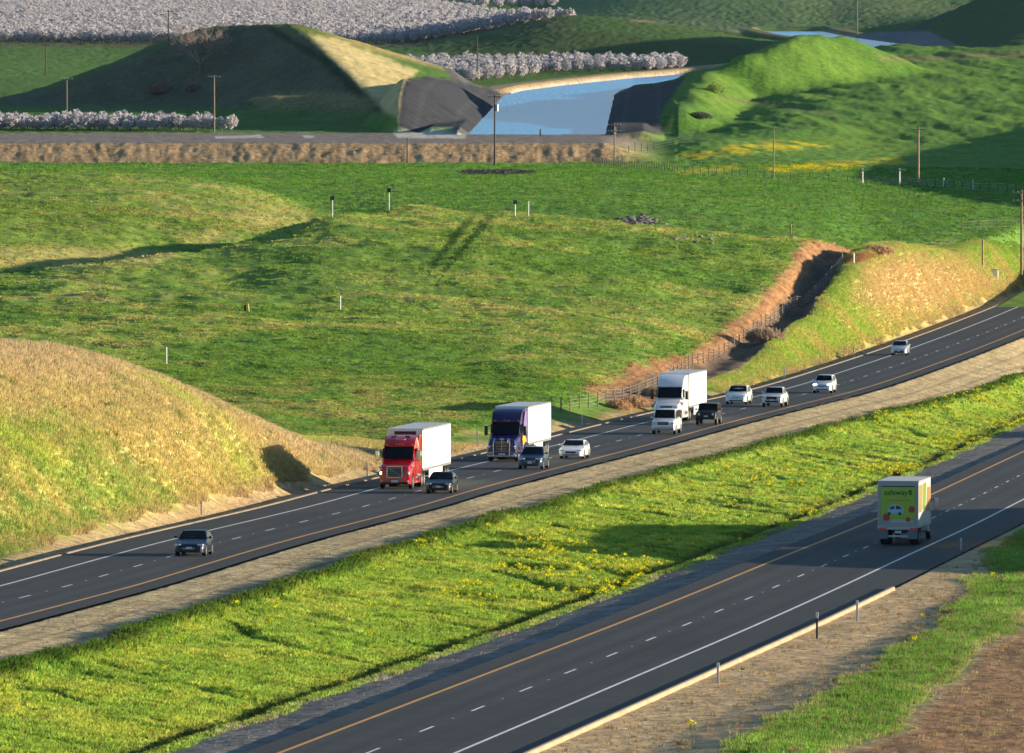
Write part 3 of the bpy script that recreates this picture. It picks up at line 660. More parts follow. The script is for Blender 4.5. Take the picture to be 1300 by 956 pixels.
def wheel(parent, x, y, r, w, rim=None, dual=False, k=24, label=None):
    s = 1 if y > 0 else -1; yo, yi = y, y - s * w
    mb = MB(); prof = [(r*.60, yo-s*.015), (r*.66, yo), (r*.93, yo - s*.005), (r, yo - s*w*.16), (r, yi + s*w*.16), (r*.93, yi), (r*.5, yi)]
    mb.rev(prof, k=k, c=(x, 0, r)); t = mb.build('wheel', rubber, parent, 40)
    mb = MB(); d = .10 if dual else .015
    mb.rev([(r*.63, yo - s*.012), (r*.56, yo - s*(d+.03)), (r*.30, yo - s*(d*.6+.02)), (r*.16, yo - s*.01), (r*.02, yo - s*.005)], k=k, c=(x, 0, r))
    if not dual:                                # spokes
        for i in range(5):
            a = 2*math.pi*i/5; c_, s_ = math.cos(a), math.sin(a); p = (-s_, c_)
            q = lambda ra, wd, yy: (x + c_*ra*r + p[0]*wd*r, yy, r + s_*ra*r + p[1]*wd*r)
            mb.quad(q(.14, .10, yo+s*.004), q(.62, .07, yo-s*.004), q(.62, -.07, yo-s*.004), q(.14, -.10, yo+s*.004))
    mb.build('rim', rim or rimm, t, 40); return t
def car(name, label, paint, L=4.85, W=1.84, H=1.45, zb=.2, hood=.76, cowl=(.75, .98), wst=(-.05, None), rr=(-1.35,), rg=(-1.95, 1.02), belt=.95, nose_z=.62, wb=2.8, R=.335, kind='sedan', tum=.78,
        grille=(.42, .40, .56), gm=None, lamp=(.60, .72), lamp_h=.10, lamp_w=.34, glow=False, lower=.30, plate=True, cat='car', group='traffic on the near carriageway', trim=None):
    root = thing(name, label, cat, group=group)
    xf, xr = L/2, -L/2; w = W/2; xc = cowl[0]; ax = (wb/2, -wb/2); AR = R + .07
    if kind == 'pickup': tail = [(rg[0], 0, rg[1]), (xr + .05, 0, rg[1]), (xr, 0, rg[1] - .04)]
    elif kind in ('suv', 'van', 'jeep'): tail = [(rg[0], 0, belt), (xr + .12, 0, belt), (xr, 0, belt - .15)]
    else: tail = [(rg[0], 0, rg[1]), (xr + .25, 0, rg[1] - .03), (xr, 0, rg[1] - .22)]
    top = [(xf, nose_z), (xf - .06, nose_z + .06), (xf - .22, hood - .03), (xf - .5, hood + .02), (xc, cowl[1])] + [(a, c) for a, b, c in tail]
    top = np.array(sorted(top)); blunt = kind in ('van', 'jeep', 'pickup')
    ws_ = sorted([(xr, w*.86), (xr + .12, w*.94), (xr + .6, w), (xf - .9, w), (xf - .35, w*.97), (xf - .12, w*(.95 if blunt else .9)), (xf, w*(.88 if blunt else .74))]); ws_ = np.array(ws_)
    bz = np.array(sorted([(xr, zb + .14), (xr + .3, zb + .02), (xf - .4, zb), (xf, zb + .04)]))
    xs = sorted(set(list(np.linspace(xr, xf, 26)) + [a + AR * t for a in ax for t in (-.999, -.92, -.75, -.5, -.2, .2, .5, .75, .92, .999)] + [xf - .06, xf - .12, xf - .22, xf - .35, xr + .06]))
    st = [(x, float(np.interp(x, bz[:, 0], bz[:, 1])), float(np.interp(x, top[:, 0], top[:, 1])), float(np.interp(x, ws_[:, 0], ws_[:, 1])), .12 if kind != 'jeep' else .05) for x in xs]
    MB().loft(loft_body(st, [(a, R, AR) for a in ax])).build('body', paint, root, 35)
    # cabin
    wt = w * tum; bz_ = lambda x: float(np.interp(x, [rg[0], xc], [rg[1] if kind in ('sedan',) else (belt if kind != 'pickup' else rg[1]), cowl[1]])) + .0
    xw, xrr = wst[0], rr[0]
    cab = [(xc, cowl[1] + .01), (lerp(xc, xw, .5), lerp(cowl[1], H, .56)), (xw, H - .035), (lerp(xw, xrr, .35), H), (lerp(xw, xrr, .75), H - .01), (xrr, H - .05), (lerp(xrr, rg[0], .55), lerp(H, bz_(rg[0]), .55)), (rg[0], bz_(rg[0]) + .01)]
    rings = []
    for x, zt in cab:
        zb_ = bz_(x) - .05; f_ = max(0, min(1, (zt - zb_ - .06) / (H - bz_(x)))); ww = lerp(w * .93, wt, f_); t_ = max(zt, zb_ + .06)
        h = [(0, zb_), (w * .94, zb_), (lerp(w*.94, ww, .5), lerp(zb_, t_, .5)), (ww, t_ - .055 * f_ - .01), (ww - .07, t_ - .012), (ww * .5, t_ + .01), (0, t_ + .016)]
        rings.append([(x, y, z) for y, z in h] + [(x, -y, z) for y, z in h[-2:0:-1]])
    MB().loft(rings).build('cabin', trim or paint, root, 40)
    # windscreen and rear window: curved panes just proud of the cabin
    def screen(nm, xa, za, xb, zbt, t0, t1, sx):
        mb = MB(); nu, nv = 5, 7; dx, dz = xb - xa, zbt - za; n_ = Vector((dz * sx, 0, abs(dx))).normalized() * .03; P = []
        for i in range(nu):
            t = lerp(t0, t1, i / (nu - 1)); yw = lerp(w * .86, wt - .07, t)
            P.append([(xa + dx*t + n_.x + sx*.02*(1-(2*j/(nv-1)-1)**2), yw*(2*j/(nv-1)-1), za + dz*t + n_.z) for j in range(nv)])
        for i in range(nu-1):
            for j in range(nv-1): mb.quad(P[i][j], P[i][j+1], P[i+1][j+1], P[i+1][j])
        return mb.build(nm, glass, root, 60)
    screen('windscreen', xc, cowl[1] + .02, xw, H - .02, .05, .93, 1)
    screen('rear_window', rg[0], bz_(rg[0]) + .02, xrr, H - .04, .12, .9, -1)
    roof = np.array(sorted(cab))
    def side(x0, x1, s):
        mb = MB(); P = []
        for x in np.linspace(x0, x1, 7):
            zl_ = bz_(x) + .03; zt = float(np.interp(x, roof[:, 0], roof[:, 1])) - .11
            zt = max(zt, zl_ + .02); a_ = lambda z: s * (lerp(w * .94, wt, min(1, max(0, (z - bz_(x) + .03) / (H - bz_(x) - .03)))) + .014)
            P.append(((x, a_(zl_), zl_), (x, a_(zt), zt)))
        for a_, b_ in zip(P[:-1], P[1:]): mb.quad(a_[0], b_[0], b_[1], a_[1])
        mb.build('side_window', glass, root)
    bp = lerp(xw, xrr, .42)
    for s in (1, -1):
        side(xc - .28, bp + .05, s); side(bp - .05, (rg[0] + .25) if kind == 'sedan' else max(xrr + .1, rg[0] + .18), s)
        if kind in ('van',): side(xrr + .02, rg[0] + .3, s) if False else None
    # face
    gz0, gz1 = grille[1], grille[2]; gw = grille[0]
    g = MB().box((xf - .1, -gw, gz0), (xf + .018, gw, gz1), .05).build('grille', gm or black, root, 30)
    mb = MB()
    for i in range(3): z = lerp(gz0, gz1, (i + 1) / 4); mb.box((xf + .016, -gw*.92, z - .008), (xf + .028, gw*.92, z + .008))
    mb.build('grille_bar', chrome if gm is None else black, g)
    MB().box((xf - .1, -w*.66, zb + .05), (xf + .012, w*.66, zb + .05 + lower*.45), .04).build('air_intake', black, root, 30)
    for s in (1, -1):
        y0, y1 = sorted((s * (w*.90 - lamp_w), s * w * .93)); lz_ = (lamp[0], lamp[1])
        hl_ = MB().box((xf - .34, y0, lz_[0]), (xf - (.03 if not blunt else .0) , y1 , lz_[1]), .04).build('headlight', M.get('lit_headlight') if glow else lampg, root, 30)
        y0, y1 = sorted((s * w * .58, s * w * .76)); MB().box((xf - .12, y0, zb + .16), (xf - .02, y1, zb + .25), .03).build('fog_light', lampg, root, 30)
        my = s * (w + .02); mb = MB(); y0, y1 = sorted((my, my + s * .2)); mb.box((xc - .42, y0, cowl[1] + .02), (xc - .24, y1, cowl[1] + .17), .04); y0, y1 = sorted((my - s * .1, my + s * .03)); mb.box((xc - .38, y0, cowl[1] + .03), (xc - .28, y1, cowl[1] + .08)); mb.build('wing_mirror', paint, root, 30)
        y0, y1 = sorted((s * (w*.88 - .3), s * w * .88)); MB().box((xr - .01, y0, belt - .25), (xr + .2, y1, belt - .08), .03).build('tail_light', redl, root, 30)
        for hx in (bp + .18, bp - .75): y0, y1 = sorted((s*(w-.01), s*(w+.02))); MB().box((hx-.1, y0, belt-.16), (hx+.06, y1, belt-.13)).build('door_handle', paint, root)
        y0, y1 = sorted((s*(w-.05), s*(w-.005+.012))); MB().box((-wb/2 + AR + .05, y0, zb), (wb/2 - AR - .05, y1, zb + .07)).build('side_sill', black, root)
        for a in ax: wheel(root, a, s * (w + .0), R, .23)
    if plate: MB().box((xf + .01, -.17, zb + .22), (xf + .035, .17, zb + .36)).build('number_plate', platem, root)
    return root, dict(xf=xf, ax=ax, w=w, H=H)

M['lit_headlight'] = mat('lit_headlight', (1, .98, .9), .2, emit=3.0)
def paintm(name, c, metal=.0, rough=.32, coat=.8): return mm(name, c, rough, metal, var=.03, scale=1.5, coat=coat)
navy = paintm('dark_blue_paint', (.005, .009, .026), 0, .3, .12); ink = paintm('black_blue_paint', (.004, .005, .012), 0, .3, .1); blue = paintm('blue_grey_paint', (.012, .03, .075), .1, .3, .4)
wpaint = paintm('white_car_paint', (.74, .75, .76), 0, .3); silver = paintm('pale_silver_paint', (.52, .57, .62), .25, .3); jeepc = paintm('charcoal_paint', (.012, .014, .02), 0, .4, .2)
redp = paintm('red_truck_paint', (.42, .006, .012), 0, .25); purple = paintm('purple_truck_paint', (.012, .007, .07), 0, .3, .25); lilac = paintm('lilac_paint', (.30, .22, .55), 0, .4)
yellowp = paintm('yellow_decal', (.85, .52, .02), 0, .4); trailw = mm('white_trailer_panel', (.80, .78, .70), .5, var=.035, scale=.7); alu = mm('aluminium', (.55, .56, .58), .35, .85)
roofm = mm('trailer_roof', (.50, .52, .55), .55, var=.1, scale=.8); orangep = paintm('orange_decal', (.85, .28, .10), 0, .5); greenp = paintm('lime_decal', (.30, .48, .035), 0, .5); dkgreen = paintm('dark_lettering', (.01, .03, .015), 0, .5)
decalblue = paintm('pale_blue_decal', (.30, .50, .75), 0, .5); tomato = paintm('tomato_decal', (.45, .03, .03), 0, .5)

def road_rot(fx, fz, D, back):
    e = 3.0; d = Vector((float(fx(D + e) - fx(D - e)), 2 * e, float(fz(D + e) - fz(D - e)))).normalized()
    x = -d if back else d; y = Vector((0, 0, 1)).cross(x).normalized(); z = x.cross(y)
    return Matrix((x, y, z)).transposed()
def place(root, u, v, back=True, fx=None, fz=None, anchor=0.):
    """stand a vehicle on the carriageway with its local x=anchor at the photo pixel"""
    fx = fx or lx; fz = fz or lz; D = lineD(fz, v); X0 = (u - 650) / F * D
    R = road_rot(fx, fz, D, back); xax = R.col[0]
    for _ in range(3):
        o = Vector((X0, D, float(fz(D)))) - xax * anchor
    o.z = float(fz(o.y)) + .004
    root.matrix_world = Matrix.Translation(o) @ R.to_4x4()

r, k = car('sedan_car', 'dark navy four-door sedan driving alone, furthest down the near road past the red truck', navy, H=1.46, grille=(.40, .40, .52))
place(r, 240.5, 706, anchor=1.9)
r, k = car('sedan_car', 'black sedan driving right beside the red semi truck', ink, L=4.75, H=1.45, wb=2.75)
place(r, 557, 626.5, anchor=1.9)
r, k = car('crossover_car', 'dark blue crossover car in front of the purple semi truck', blue, kind='suv', L=4.6, W=1.88, H=1.66, zb=.24, hood=.92, cowl=(.85, 1.10), wst=(.15,), rr=(-1.75,), rg=(-2.12, 1.08), belt=1.05, nose_z=.72, R=.36, lamp=(.72, .86), grille=(.48, .52, .72), lamp_w=.44)
place(r, 673.5, 596, anchor=1.9)
r, k = car('sedan_car', 'white sedan with oval black grille behind the purple truck', wpaint, L=4.95, W=1.92, H=1.42, hood=.74, cowl=(.95, .95), wst=(.1,), rr=(-1.3,), rg=(-2.1, 1.0), grille=(.44, .42, .60), gm=black, lamp=(.64, .73), lamp_w=.40, plate=False)
place(r, 725.5, 582.5, anchor=1.95)
r, k = car('white_van', 'white full-size van directly in front of the white semi truck', wpaint, kind='van', L=5.6, W=2.0, H=2.08, zb=.34, hood=1.16, cowl=(1.75, 1.28), wst=(1.05,), rr=(-2.55,), rg=(-2.72, 1.2), belt=1.2, nose_z=1.0, wb=3.5, R=.37, tum=.86, grille=(.50, .78, 1.06), lamp=(.80, 1.04), lamp_w=.26, lower=.5, cat='van')
MB().box((2.72, -.92, .42), (2.86, .92, .62), .05).build('bumper', chrome, r, 30)
place(r, 843, 551.5, anchor=2.2)
r, k = car('offroad_car', 'dark boxy off-road car with round headlights right of the white van', jeepc, kind='jeep', L=4.4, W=1.86, H=1.84, zb=.46, hood=1.10, cowl=(.72, 1.22), wst=(.42,), rr=(-1.95,), rg=(-2.05, 1.2), belt=1.2, nose_z=1.02, wb=2.75, R=.42, tum=.86, grille=(.50, .74, 1.06), gm=black, lamp=(.88, 1.02), lamp_w=.01, lower=.4, trim=jeepc)
for s in (1, -1):
    mb = MB(); mb.rev([(.02, .0), (.1, .0), (.115, -.03)], axis='z', k=16); o = mb.build('headlamp_ring', lampg, r, 40); o.rotation_euler = (0, math.pi/2, 0); o.location = (2.225, s * .60, .92)
    y0, y1 = sorted((s * .62, s * 1.0)); MB().box((.85, y0, .96), (2.0, y1, 1.02), .03).build('wheel_flare', black, r, 30)
MB().box((2.15, -.85, .5), (2.42, .85, .70), .05).build('bumper', black, r, 30)
place(r, 897, 539.5, anchor=1.8)
r, k = car('crossover_car', 'white crossover with dark roof in the far lane, left of the white pickup', wpaint, kind='suv', L=5.0, W=1.98, H=1.68, zb=.24, hood=.92, cowl=(1.0, 1.08), wst=(.1,), rr=(-1.6,), rg=(-2.3, 1.1), belt=1.05, nose_z=.70, R=.38, lamp=(.74, .84), grille=(.30, .58, .64), gm=wpaint, lamp_w=.40, plate=False)
MB().box((-1.5, -.55, 1.668), (-.1, .55, 1.702), .02).build('roof_glass', glass, r)
place(r, 935, 513.3, anchor=1.95)
r, k = car('pickup_truck', 'white pickup truck with black grille between two white crossovers', wpaint, kind='pickup', L=5.4, W=1.9, H=1.78, zb=.36, hood=1.08, cowl=(.95, 1.18), wst=(.35,), rr=(-.85,), rg=(-1.1, 1.12), belt=1.12, nose_z=.92, wb=3.25, R=.39, tum=.80, grille=(.52, .66, .96), gm=black, lamp=(.84, .99), lamp_w=.30, lower=.5, cat='pickup truck')
place(r, 981, 516.7, anchor=2.0)
r, k = car('crossover_car', 'silvery white crossover with bright headlights behind the white pickup', wpaint, kind='suv', L=4.7, W=1.86, H=1.70, zb=.25, hood=.96, cowl=(.85, 1.12), wst=(.15,), rr=(-1.75,), rg=(-2.15, 1.1), belt=1.08, nose_z=.76, R=.36, lamp=(.76, .88), grille=(.42, .62, .78), lamp_w=.36, glow=True)
place(r, 1044.5, 499.3, anchor=1.9)
r, k = car('hatchback_car', 'small silver hatchback, last car far up the road', silver, kind='suv', L=4.3, W=1.76, H=1.5, zb=.2, hood=.82, cowl=(.85, 1.0), wst=(.1,), rr=(-1.5,), rg=(-2.0, 1.0), belt=.98, nose_z=.64, wb=2.65, R=.32, lamp=(.62, .74), grille=(.50, .30, .52), gm=black)
place(r, 1141.8, 451, anchor=1.7)

# ------------------------------------------------------------------ lorries
def truck_wheels(root, xs, y, r=.5, w=.32, dual=True):
    for x in xs:
        for s in (1, -1):
            wheel(root, x, s * y, r, w if not dual else .6, rim=alu, dual=dual, k=22)
def trailer(root, x0, x1, w=1.29, z0=1.18, z1=4.1):
    mb = MB(); mb.box((x1, -w, z0), (x0, w, z1), .045); t = mb.build('trailer', trailw, root, 30)
    MB().box((x1 + .03, -w + .05, z1 - .002), (x0 - .03, w - .05, z1 + .012)).build('trailer_roof', roofm, t)
    for s in (1, -1):
        y0, y1 = sorted((s * (w - .03), s * (w + .012)))
        MB().box((x1, y0, z0 - .06), (x0, y1, z0 + .12)).build('lower_rail', alu, t); MB().box((x1, y0, z1 - .10), (x0, y1, z1 + .015)).build('upper_rail', alu, t)
        mb = MB()
        for i in range(13): x = lerp(x1, x0, (i + .5) / 13); mb.box((x - .022, *sorted((s*(w-.01), s*(w+.004)))[:1], z0 + .12), (x + .022, sorted((s*(w-.01), s*(w+.004)))[1], z1 - .1))
        mb.build('panel_seam', mm('seam_grey', (.55, .55, .52), .6), t)
        y0, y1 = sorted((s * (w - .06), s * (w - .03))); MB().box((x1 + 4.6, y0, .42), (x0 - 3.6, y1, z0 - .06)).build('side_skirt', trailw, t)
        for i in range(4): MB().box((lerp(x1, x0, i/3*.98+.01) - .07, *[0][:0], min(s*(w), s*(w+.02)), z0 + .02), (lerp(x1, x0, i/3*.98+.01) + .07, max(s*(w), s*(w+.02)), z0 + .07)).build('marker_light', amber, t)
        MB().box((x0 - 2.9, s*.75 - .06, .15), (x0 - 2.75, s*.75 + .06, z0), .0).build('landing_leg', steel, t)
    MB().box((x1 + .1, -w + .15, .5), (x1 + .2, w - .15, .62)).build('rear_bumper', steel, t)
    mb = MB(); mb.box((x1 + .3, -.55, z0 - .25), (x1 + 4.4, .55, z0 - .05)); mb.box((x1 + .8, -.5, .42), (x1 + 3.4, .5, .58)); mb.build('chassis', black, t)
    truck_wheels(t, (x1 + 1.3, x1 + 2.6), w - .03)
    return t
def semi(name, label, paint, hood=1.95, nose=1.55, roof=3.95, style='red', trail=True, z1=4.1, tl=15.85):
    root = thing(name, label, 'semi truck', group='semi trucks on the near carriageway')
    st = [(0, .42, nose - .22, .92, .10), (-.08, .36, nose - .04, 1.05, .10), (-.3, .34, nose + .10, 1.13, .12), (-.8, .34, nose + .2, 1.17, .13), (-1.85, .36, hood, 1.18, .14),
          (-1.95, .36, hood + .03, 1.18, .12), (-2.15, .36, hood + .36, 1.18, .10), (-2.5, .36, 2.92, 1.18, .09), (-2.62, .36, 3.06, 1.18, .08), (-3.0, .36, lerp(3.06, roof, .42), 1.18, .08), (-3.5, .36, lerp(3.06, roof, .74), 1.19, .08), (-4.1, .36, roof - .06, 1.21, .07), (-4.7, .36, roof, 1.23, .06), (-5.35, .40, roof + .02, 1.25, .06)]
    xs = sorted(set([s_[0] for s_ in st] + [-1.25 + .62 * t for t in (-1, -.95, -.8, -.5, -.2, .2, .5, .8, .95, 1)]), reverse=True)
    MB().loft(loft_body(interp_st(st, xs), [(-1.25, .5, .62)])).build('cab', paint, root, 32)
    cabo = root.children[-1] if root.children else None
    # windscreen of two curved panes
    mb = MB(); P = []
    for i in range(5):
        t = lerp(.06, .95, i / 4); xx = lerp(-1.97, -2.53, t); zz = lerp(hood + .06, 2.96, t)
        P.append([(xx + .05 + .08 * (1 - (2*j/8-1)**2) , lerp(1.06, 1.03, t) * (2*j/8-1), zz + .02) for j in range(9)])
    for i in range(4):
        for j in range(8): mb.quad(P[i][j], P[i][j+1], P[i+1][j+1], P[i+1][j])
    mb.build('windscreen', glass, root, 50)
    MB().box((-2.75, -1.1, 2.93), (-2.32, 1.1, 3.02), .03).build('sun_visor', black if style != 'red' else paint, root, 30)
    for s in (1, -1):
        P = [(-2.2, 2.12), (-2.5, 2.8), (-3.2, 2.85), (-3.25, 2.05)]
        MB().quad(*[(x, s * 1.187, z) for x, z in P]).build('side_window', glass, root)
        y0, y1 = sorted((s*1.17, s*1.195)); MB().box((-2.15, y0, .8), (-2.17, y1, 2.1)).build('door_seam', black, root)
        # mirrors on arms
        mb = MB(); mb.tube((-2.25, s*1.17, 2.75), (-2.1, s*1.5, 2.65), .022); mb.tube((-2.25, s*1.17, 2.0), (-2.1, s*1.5, 2.0), .022); arm = mb.build('mirror_arm', black, root)
        y0, y1 = sorted((s*1.38, s*1.64)); mir = MB().box((-2.2, y0, 1.95), (-2.04, y1, 2.68), .04).build('mirror', chrome if style == 'red' else black, root, 30)
        # headlights
        y0, y1 = sorted((s*.68, s*1.06)); MB().box((-.42, y0, 1.0), (-.02, y1, 1.24), .06).build('headlight', M['lit_headlight'] if style == 'red' and s < 0 else lampg, root, 30)
        y0, y1 = sorted((s*.72, s*.98)); MB().box((-.2, y0, .5), (.0, y1, .62), .03).build('fog_light', lampg, root, 30)
        # fuel tank, steps, stack
        mb = MB(); mb.tube((-3.0, s*.98, .78), (-4.6, s*.98, .78), .31, k=16); mb.build('fuel_tank', chrome, root, 40)
        y0, y1 = sorted((s*1.02, s*1.24)); mb = MB(); mb.box((-2.9, y0, .42), (-2.15, y1, .47)); mb.box((-2.9, y0, .75), (-2.15, y1, .8)); mb.build('cab_step', steel, root)
        y0, y1 = sorted((s*1.19, s*1.245)); MB().box((-5.2, y0, .45), (-4.2, y1, 3.7), .02).build('side_fairing', paint, root, 30)
    MB().box((-7.6, -.42, .72), (-4.9, .42, .98)).build('chassis_frame', black, root)
    truck_wheels(root, (-1.25,), 1.17, w=.3, dual=False); truck_wheels(root, (-5.95, -7.2), 1.2)
    MB().box((-.15, -.25, .48), (.035, .25, .64)).build('number_plate', platem, root)
    for y in (-.9, -.2, 0, .2, .9):
        z = 3.06; MB().box((-2.66, y - .05, z), (-2.56, y + .05, z + .05), .015).build('roof_light', amber, root)
    tr = trailer(root, -5.75, -5.75 - tl, z1=z1) if trail else None
    return root, tr
# red
rt, tr = semi('semi_truck', 'red semi truck with square black grille pulling a white trailer', redp, style='red', roof=3.72, z1=4.12)
g = MB().box((-.12, -.52, .86), (.04, .52, 1.58), .03).build('grille', black, rt, 30)
mb = MB()
for a, b in (((.03, -.55, .82), (.065, .55, .87)), ((.03, -.55, 1.57), (.065, .55, 1.62)), ((.03, -.56, .84), (.065, -.51, 1.6)), ((.03, .51, .84), (.065, .56, 1.6))): mb.box(a, b)
mb.tube((.055, .5, .9), (.055, -.5, 1.55), .022); mb.build('grille_frame', chrome, g)
mb = MB()
for i in range(5): z = .98 + i * .12; mb.box((.036, -.5, z), (.046, .5, z + .02))
mb.build('grille_bar', steel, g)
MB().box((-.2, -1.0, .36), (.03, 1.0, .50), .04).build('air_dam', black, rt, 30)
for s in (1, -1):   # dark intakes let into the fairing and hood
    MB().quad((-3.05, s*.62, 3.50), (-3.3, s*.30, 3.62), (-3.45, s*.30, 3.70), (-3.3, s*.7, 3.66)).build('fairing_slot', black, rt)
    y0, y1 = sorted((s*1.0, s*1.185)); MB().box((-1.0, y0, 1.50), (-.45, y1, 1.56), .02).build('hood_vent', black, rt)
MB().box((-3.36, -.35, 3.40), (-3.10, .35, 3.47), .02).build('name_badge', steel, rt)
for s in (1, -1):
    y0, y1 = sorted((s*1.292, s*1.296)); MB().box((-20.4, y0, 2.7), (-19.0, y1, 3.6), .0).build('side_emblem', mm('pale_yellow_decal', (.72, .70, .38), .5), tr)
MB().box((-5.83, -.8, 3.25), (-5.74, .8, 3.95), .02).build('refrigeration_unit', black, tr, 30)
place(rt, 503.7, 620.3, anchor=-1.25)
# purple
rt, tr = semi('semi_truck', 'purple semi truck with chrome grille guard and yellow side graphic', purple, style='purple', tl=13.2, roof=3.98, nose=1.6)
g = MB().box((-.12, -.50, .80), (.04, .50, 1.68), .06).build('grille', black, rt, 30)
mb = MB(); mb.box((.035, -.03, .85), (.06, .03, 1.66))
for i in range(6): mb.box((.038, -.46, .9 + i*.125), (.052, .46, .93 + i*.125))
mb.build('grille_bar', chrome, g)
mb = MB()
for s in (1, -1):
    mb.tube((.18, s*.62, .45), (.18, s*.62, 1.55), .045); mb.tube((.18, s*.62, 1.55), (.05, s*.52, 1.78), .045); mb.tube((.18, s*.62, .7), (.12, s*1.12, .7), .035); mb.tube((.12, s*1.12, .7), (.12, s*1.12, 1.1), .035); mb.tube((.12, s*1.12, 1.1), (.18, s*.62, 1.25), .035); mb.tube((.18, s*.62, .5), (-.1, s*.62, .5), .04)
for z in (.5, .8, 1.45): mb.tube((.18, -.62, z), (.18, .62, z), .035)
mb.build('grille_guard', chrome, rt, 40)
MB().box((-.1, -.14, 1.64), (.05, .14, 1.80), .03).build('hood_emblem', chrome, rt)
MB().box((-.2, -1.1, .36), (.03, 1.1, .55), .04).build('bumper', chrome, rt, 30)
for s in (1, -1):
    sw = [(-3.0, 1.0), (-2.6, 1.55), (-2.9, 1.95), (-3.7, 1.95), (-4.6, 1.62), (-5.15, 1.25), (-4.5, 1.35), (-3.7, 1.2)]
    MB().quad(*[(x, s*1.252, z + .1) for x, z in sw]).build('yellow_swoosh', yellowp, rt)
    MB().quad(*[(x, s*1.25, z) for x, z in [(-3.5, 2.3), (-3.3, 2.9), (-4.1, 3.75), (-5.1, 3.8), (-5.15, 2.2)]]).build('lilac_panel', lilac, rt)
place(rt, 639.8, 585.6, anchor=-1.25)
# white
rt, tr = semi('semi_truck', 'all white semi truck with tall roof fairing close behind the white van', wpaint, style='white', tl=12.6, roof=4.0, nose=1.5)
g = MB().box((-.12, -.55, .78), (.04, .55, 1.42), .06).build('grille', black, rt, 30)
mb = MB()
for i in range(5): mb.box((.036, -.5, .86 + i*.11), (.05, .5, .885 + i*.11))
mb.build('grille_bar', chrome, g)
MB().box((-.2, -1.1, .36), (.03, 1.1, .6), .04).build('bumper', steel, rt, 30)
for s in (1, -1):
    y0, y1 = sorted((s*1.15, s*1.2)); MB().box((-1.9, y0, 1.45), (-.9, y1, 1.75), .02).build('side_graphic', paintm('red_decal', (.35, .05, .06)) if s > 0 else paintm('blue_decal', (.05, .09, .3)), rt)
place(rt, 848.5, 536, anchor=-1.25)

# delivery lorry seen from behind
rt = thing('delivery_truck', 'delivery box truck with lime green rear door driving away on the right road', 'delivery truck')
hw, z0, z1, xb = 1.27, 1.12, 3.98, -8.6
bx = MB().box((xb, -hw, z0), (1.2, hw, z1), .05).build('cargo_box', mm('dusty_white_box', (.50, .48, .45), .5, var=.08, scale=1.2), rt, 30)
MB().box((xb + .04, -hw + .05, z1 - .002), (1.16, hw - .05, z1 + .012)).build('box_roof', mm('dusty_roof', (.55, .53, .50), .6, var=.12, scale=1), bx)
fr = MB()
for a, b in (((xb - .03, -hw, z0), (xb + .02, -hw + .16, z1)), ((xb - .03, hw - .16, z0), (xb + .02, hw, z1)), ((xb - .03, -hw + .16, z1 - .30), (xb + .02, hw - .16, z1)), ((xb - .03, -hw + .16, z0), (xb + .02, hw - .16, z0 + .16))): fr.box(a, b)
fr.build('door_frame', mm('grey_frame', (.33, .35, .38), .45, .4), bx)
dr = MB().box((xb - .008, -hw + .17, z0 + .17), (xb + .04, hw - .17, z1 - .31)).build('roller_door', mm('dull_grey_door', (.30, .31, .32), .6), bx)
MB().box((xb - .014, -hw + .22, z0 + .50), (xb - .006, hw - .2, z1 - .42)).build('door_panel', greenp, dr)
MB().box((xb - .02, -hw + .25, z1 - .36), (xb - .012, hw - .25, z1 - .31)).build('door_seal', black, dr)
def text(s, size, loc, m, parent, name='lettering', rot=(math.pi/2, 0, -math.pi/2), bold=.003):
    cu = bpy.data.curves.new(name, 'FONT'); cu.body = s; cu.size = size; cu.extrude = .004; cu.offset = bold; cu.align_x = 'CENTER'; cu.materials.append(m)
    t_ = bpy.data.objects.new(name, cu); COL.objects.link(t_); bpy.context.view_layer.update(); me = bpy.data.meshes.new_from_object(t_.evaluated_get(bpy.context.evaluated_depsgraph_get())); bpy.data.objects.remove(t_); o = put(bpy.data.objects.new(name, me), parent); o.location = loc; o.rotation_euler = rot; return o
text('safeway', .47, (xb - .022, .14, z1 - .86), dkgreen, dr)
mb = MB()       # leaf-like S mark after the word
mb.box((xb - .022, -.86, z1 - .86), (xb - .016, -.66, z1 - .56), .0); mb.build('square_emblem', dkgreen, dr)
mb = MB(); mb.quad(*[(xb - .025, -.70 - .11*t + .02*math.sin(6*t), z1 - .83 + .24*t) for t in (0, 1)], *[(xb - .025, -.74 - .11*t, z1 - .83 + .24*t) for t in (1, 0)]); mb.build('emblem_stroke', greenp, dr)
mb = MB(); random.seed(4); y = .72
while y > -.75:                                   # small line too fine to read
    wd = random.uniform(.03, .07); mb.box((xb - .02, y - wd, z1 - 1.24), (xb - .014, y, z1 - 1.24 + random.choice((.07, .1, .1, .12)))); y -= wd + random.choice((.02, .02, .025, .07))
mb.build('small_print_line', paintm('rust_lettering', (.42, .20, .03)), dr)
mb = MB(); mb.quad(*[(xb - .02, .14 + .5*a, z0 + 1.08 + .34*b) for a, b in ((-1,-.7),(-.9,.2),(-.4,.9),(.3,1),(.75,.5),(1,.1),(1,-.7))]); vn = mb.build('van_picture', decalblue, dr)
mb = MB(); mb.quad(*[(xb - .024, .14 + .5*a, z0 + 1.08 + .34*b) for a, b in ((.15,.1),(.2,.75),(.55,.55),(.85,.1))]); mb.quad(*[(xb - .024, .14 + .5*a, z0 + 1.08 + .34*b) for a, b in ((-.8,.1),(-.4,.7),(0,.75),(0,.1))]); mb.build('picture_window', dkgreen, dr)
for cy in (-.25, .4):
    mb = MB(); mb.quad(*[(xb - .026, .14 + cy*1 + .10*math.cos(t), z0 + .84 + .10*math.sin(t)) for t in np.linspace(0, 2*math.pi, 13)[:-1]]); mb.build('picture_wheel', dkgreen, dr)
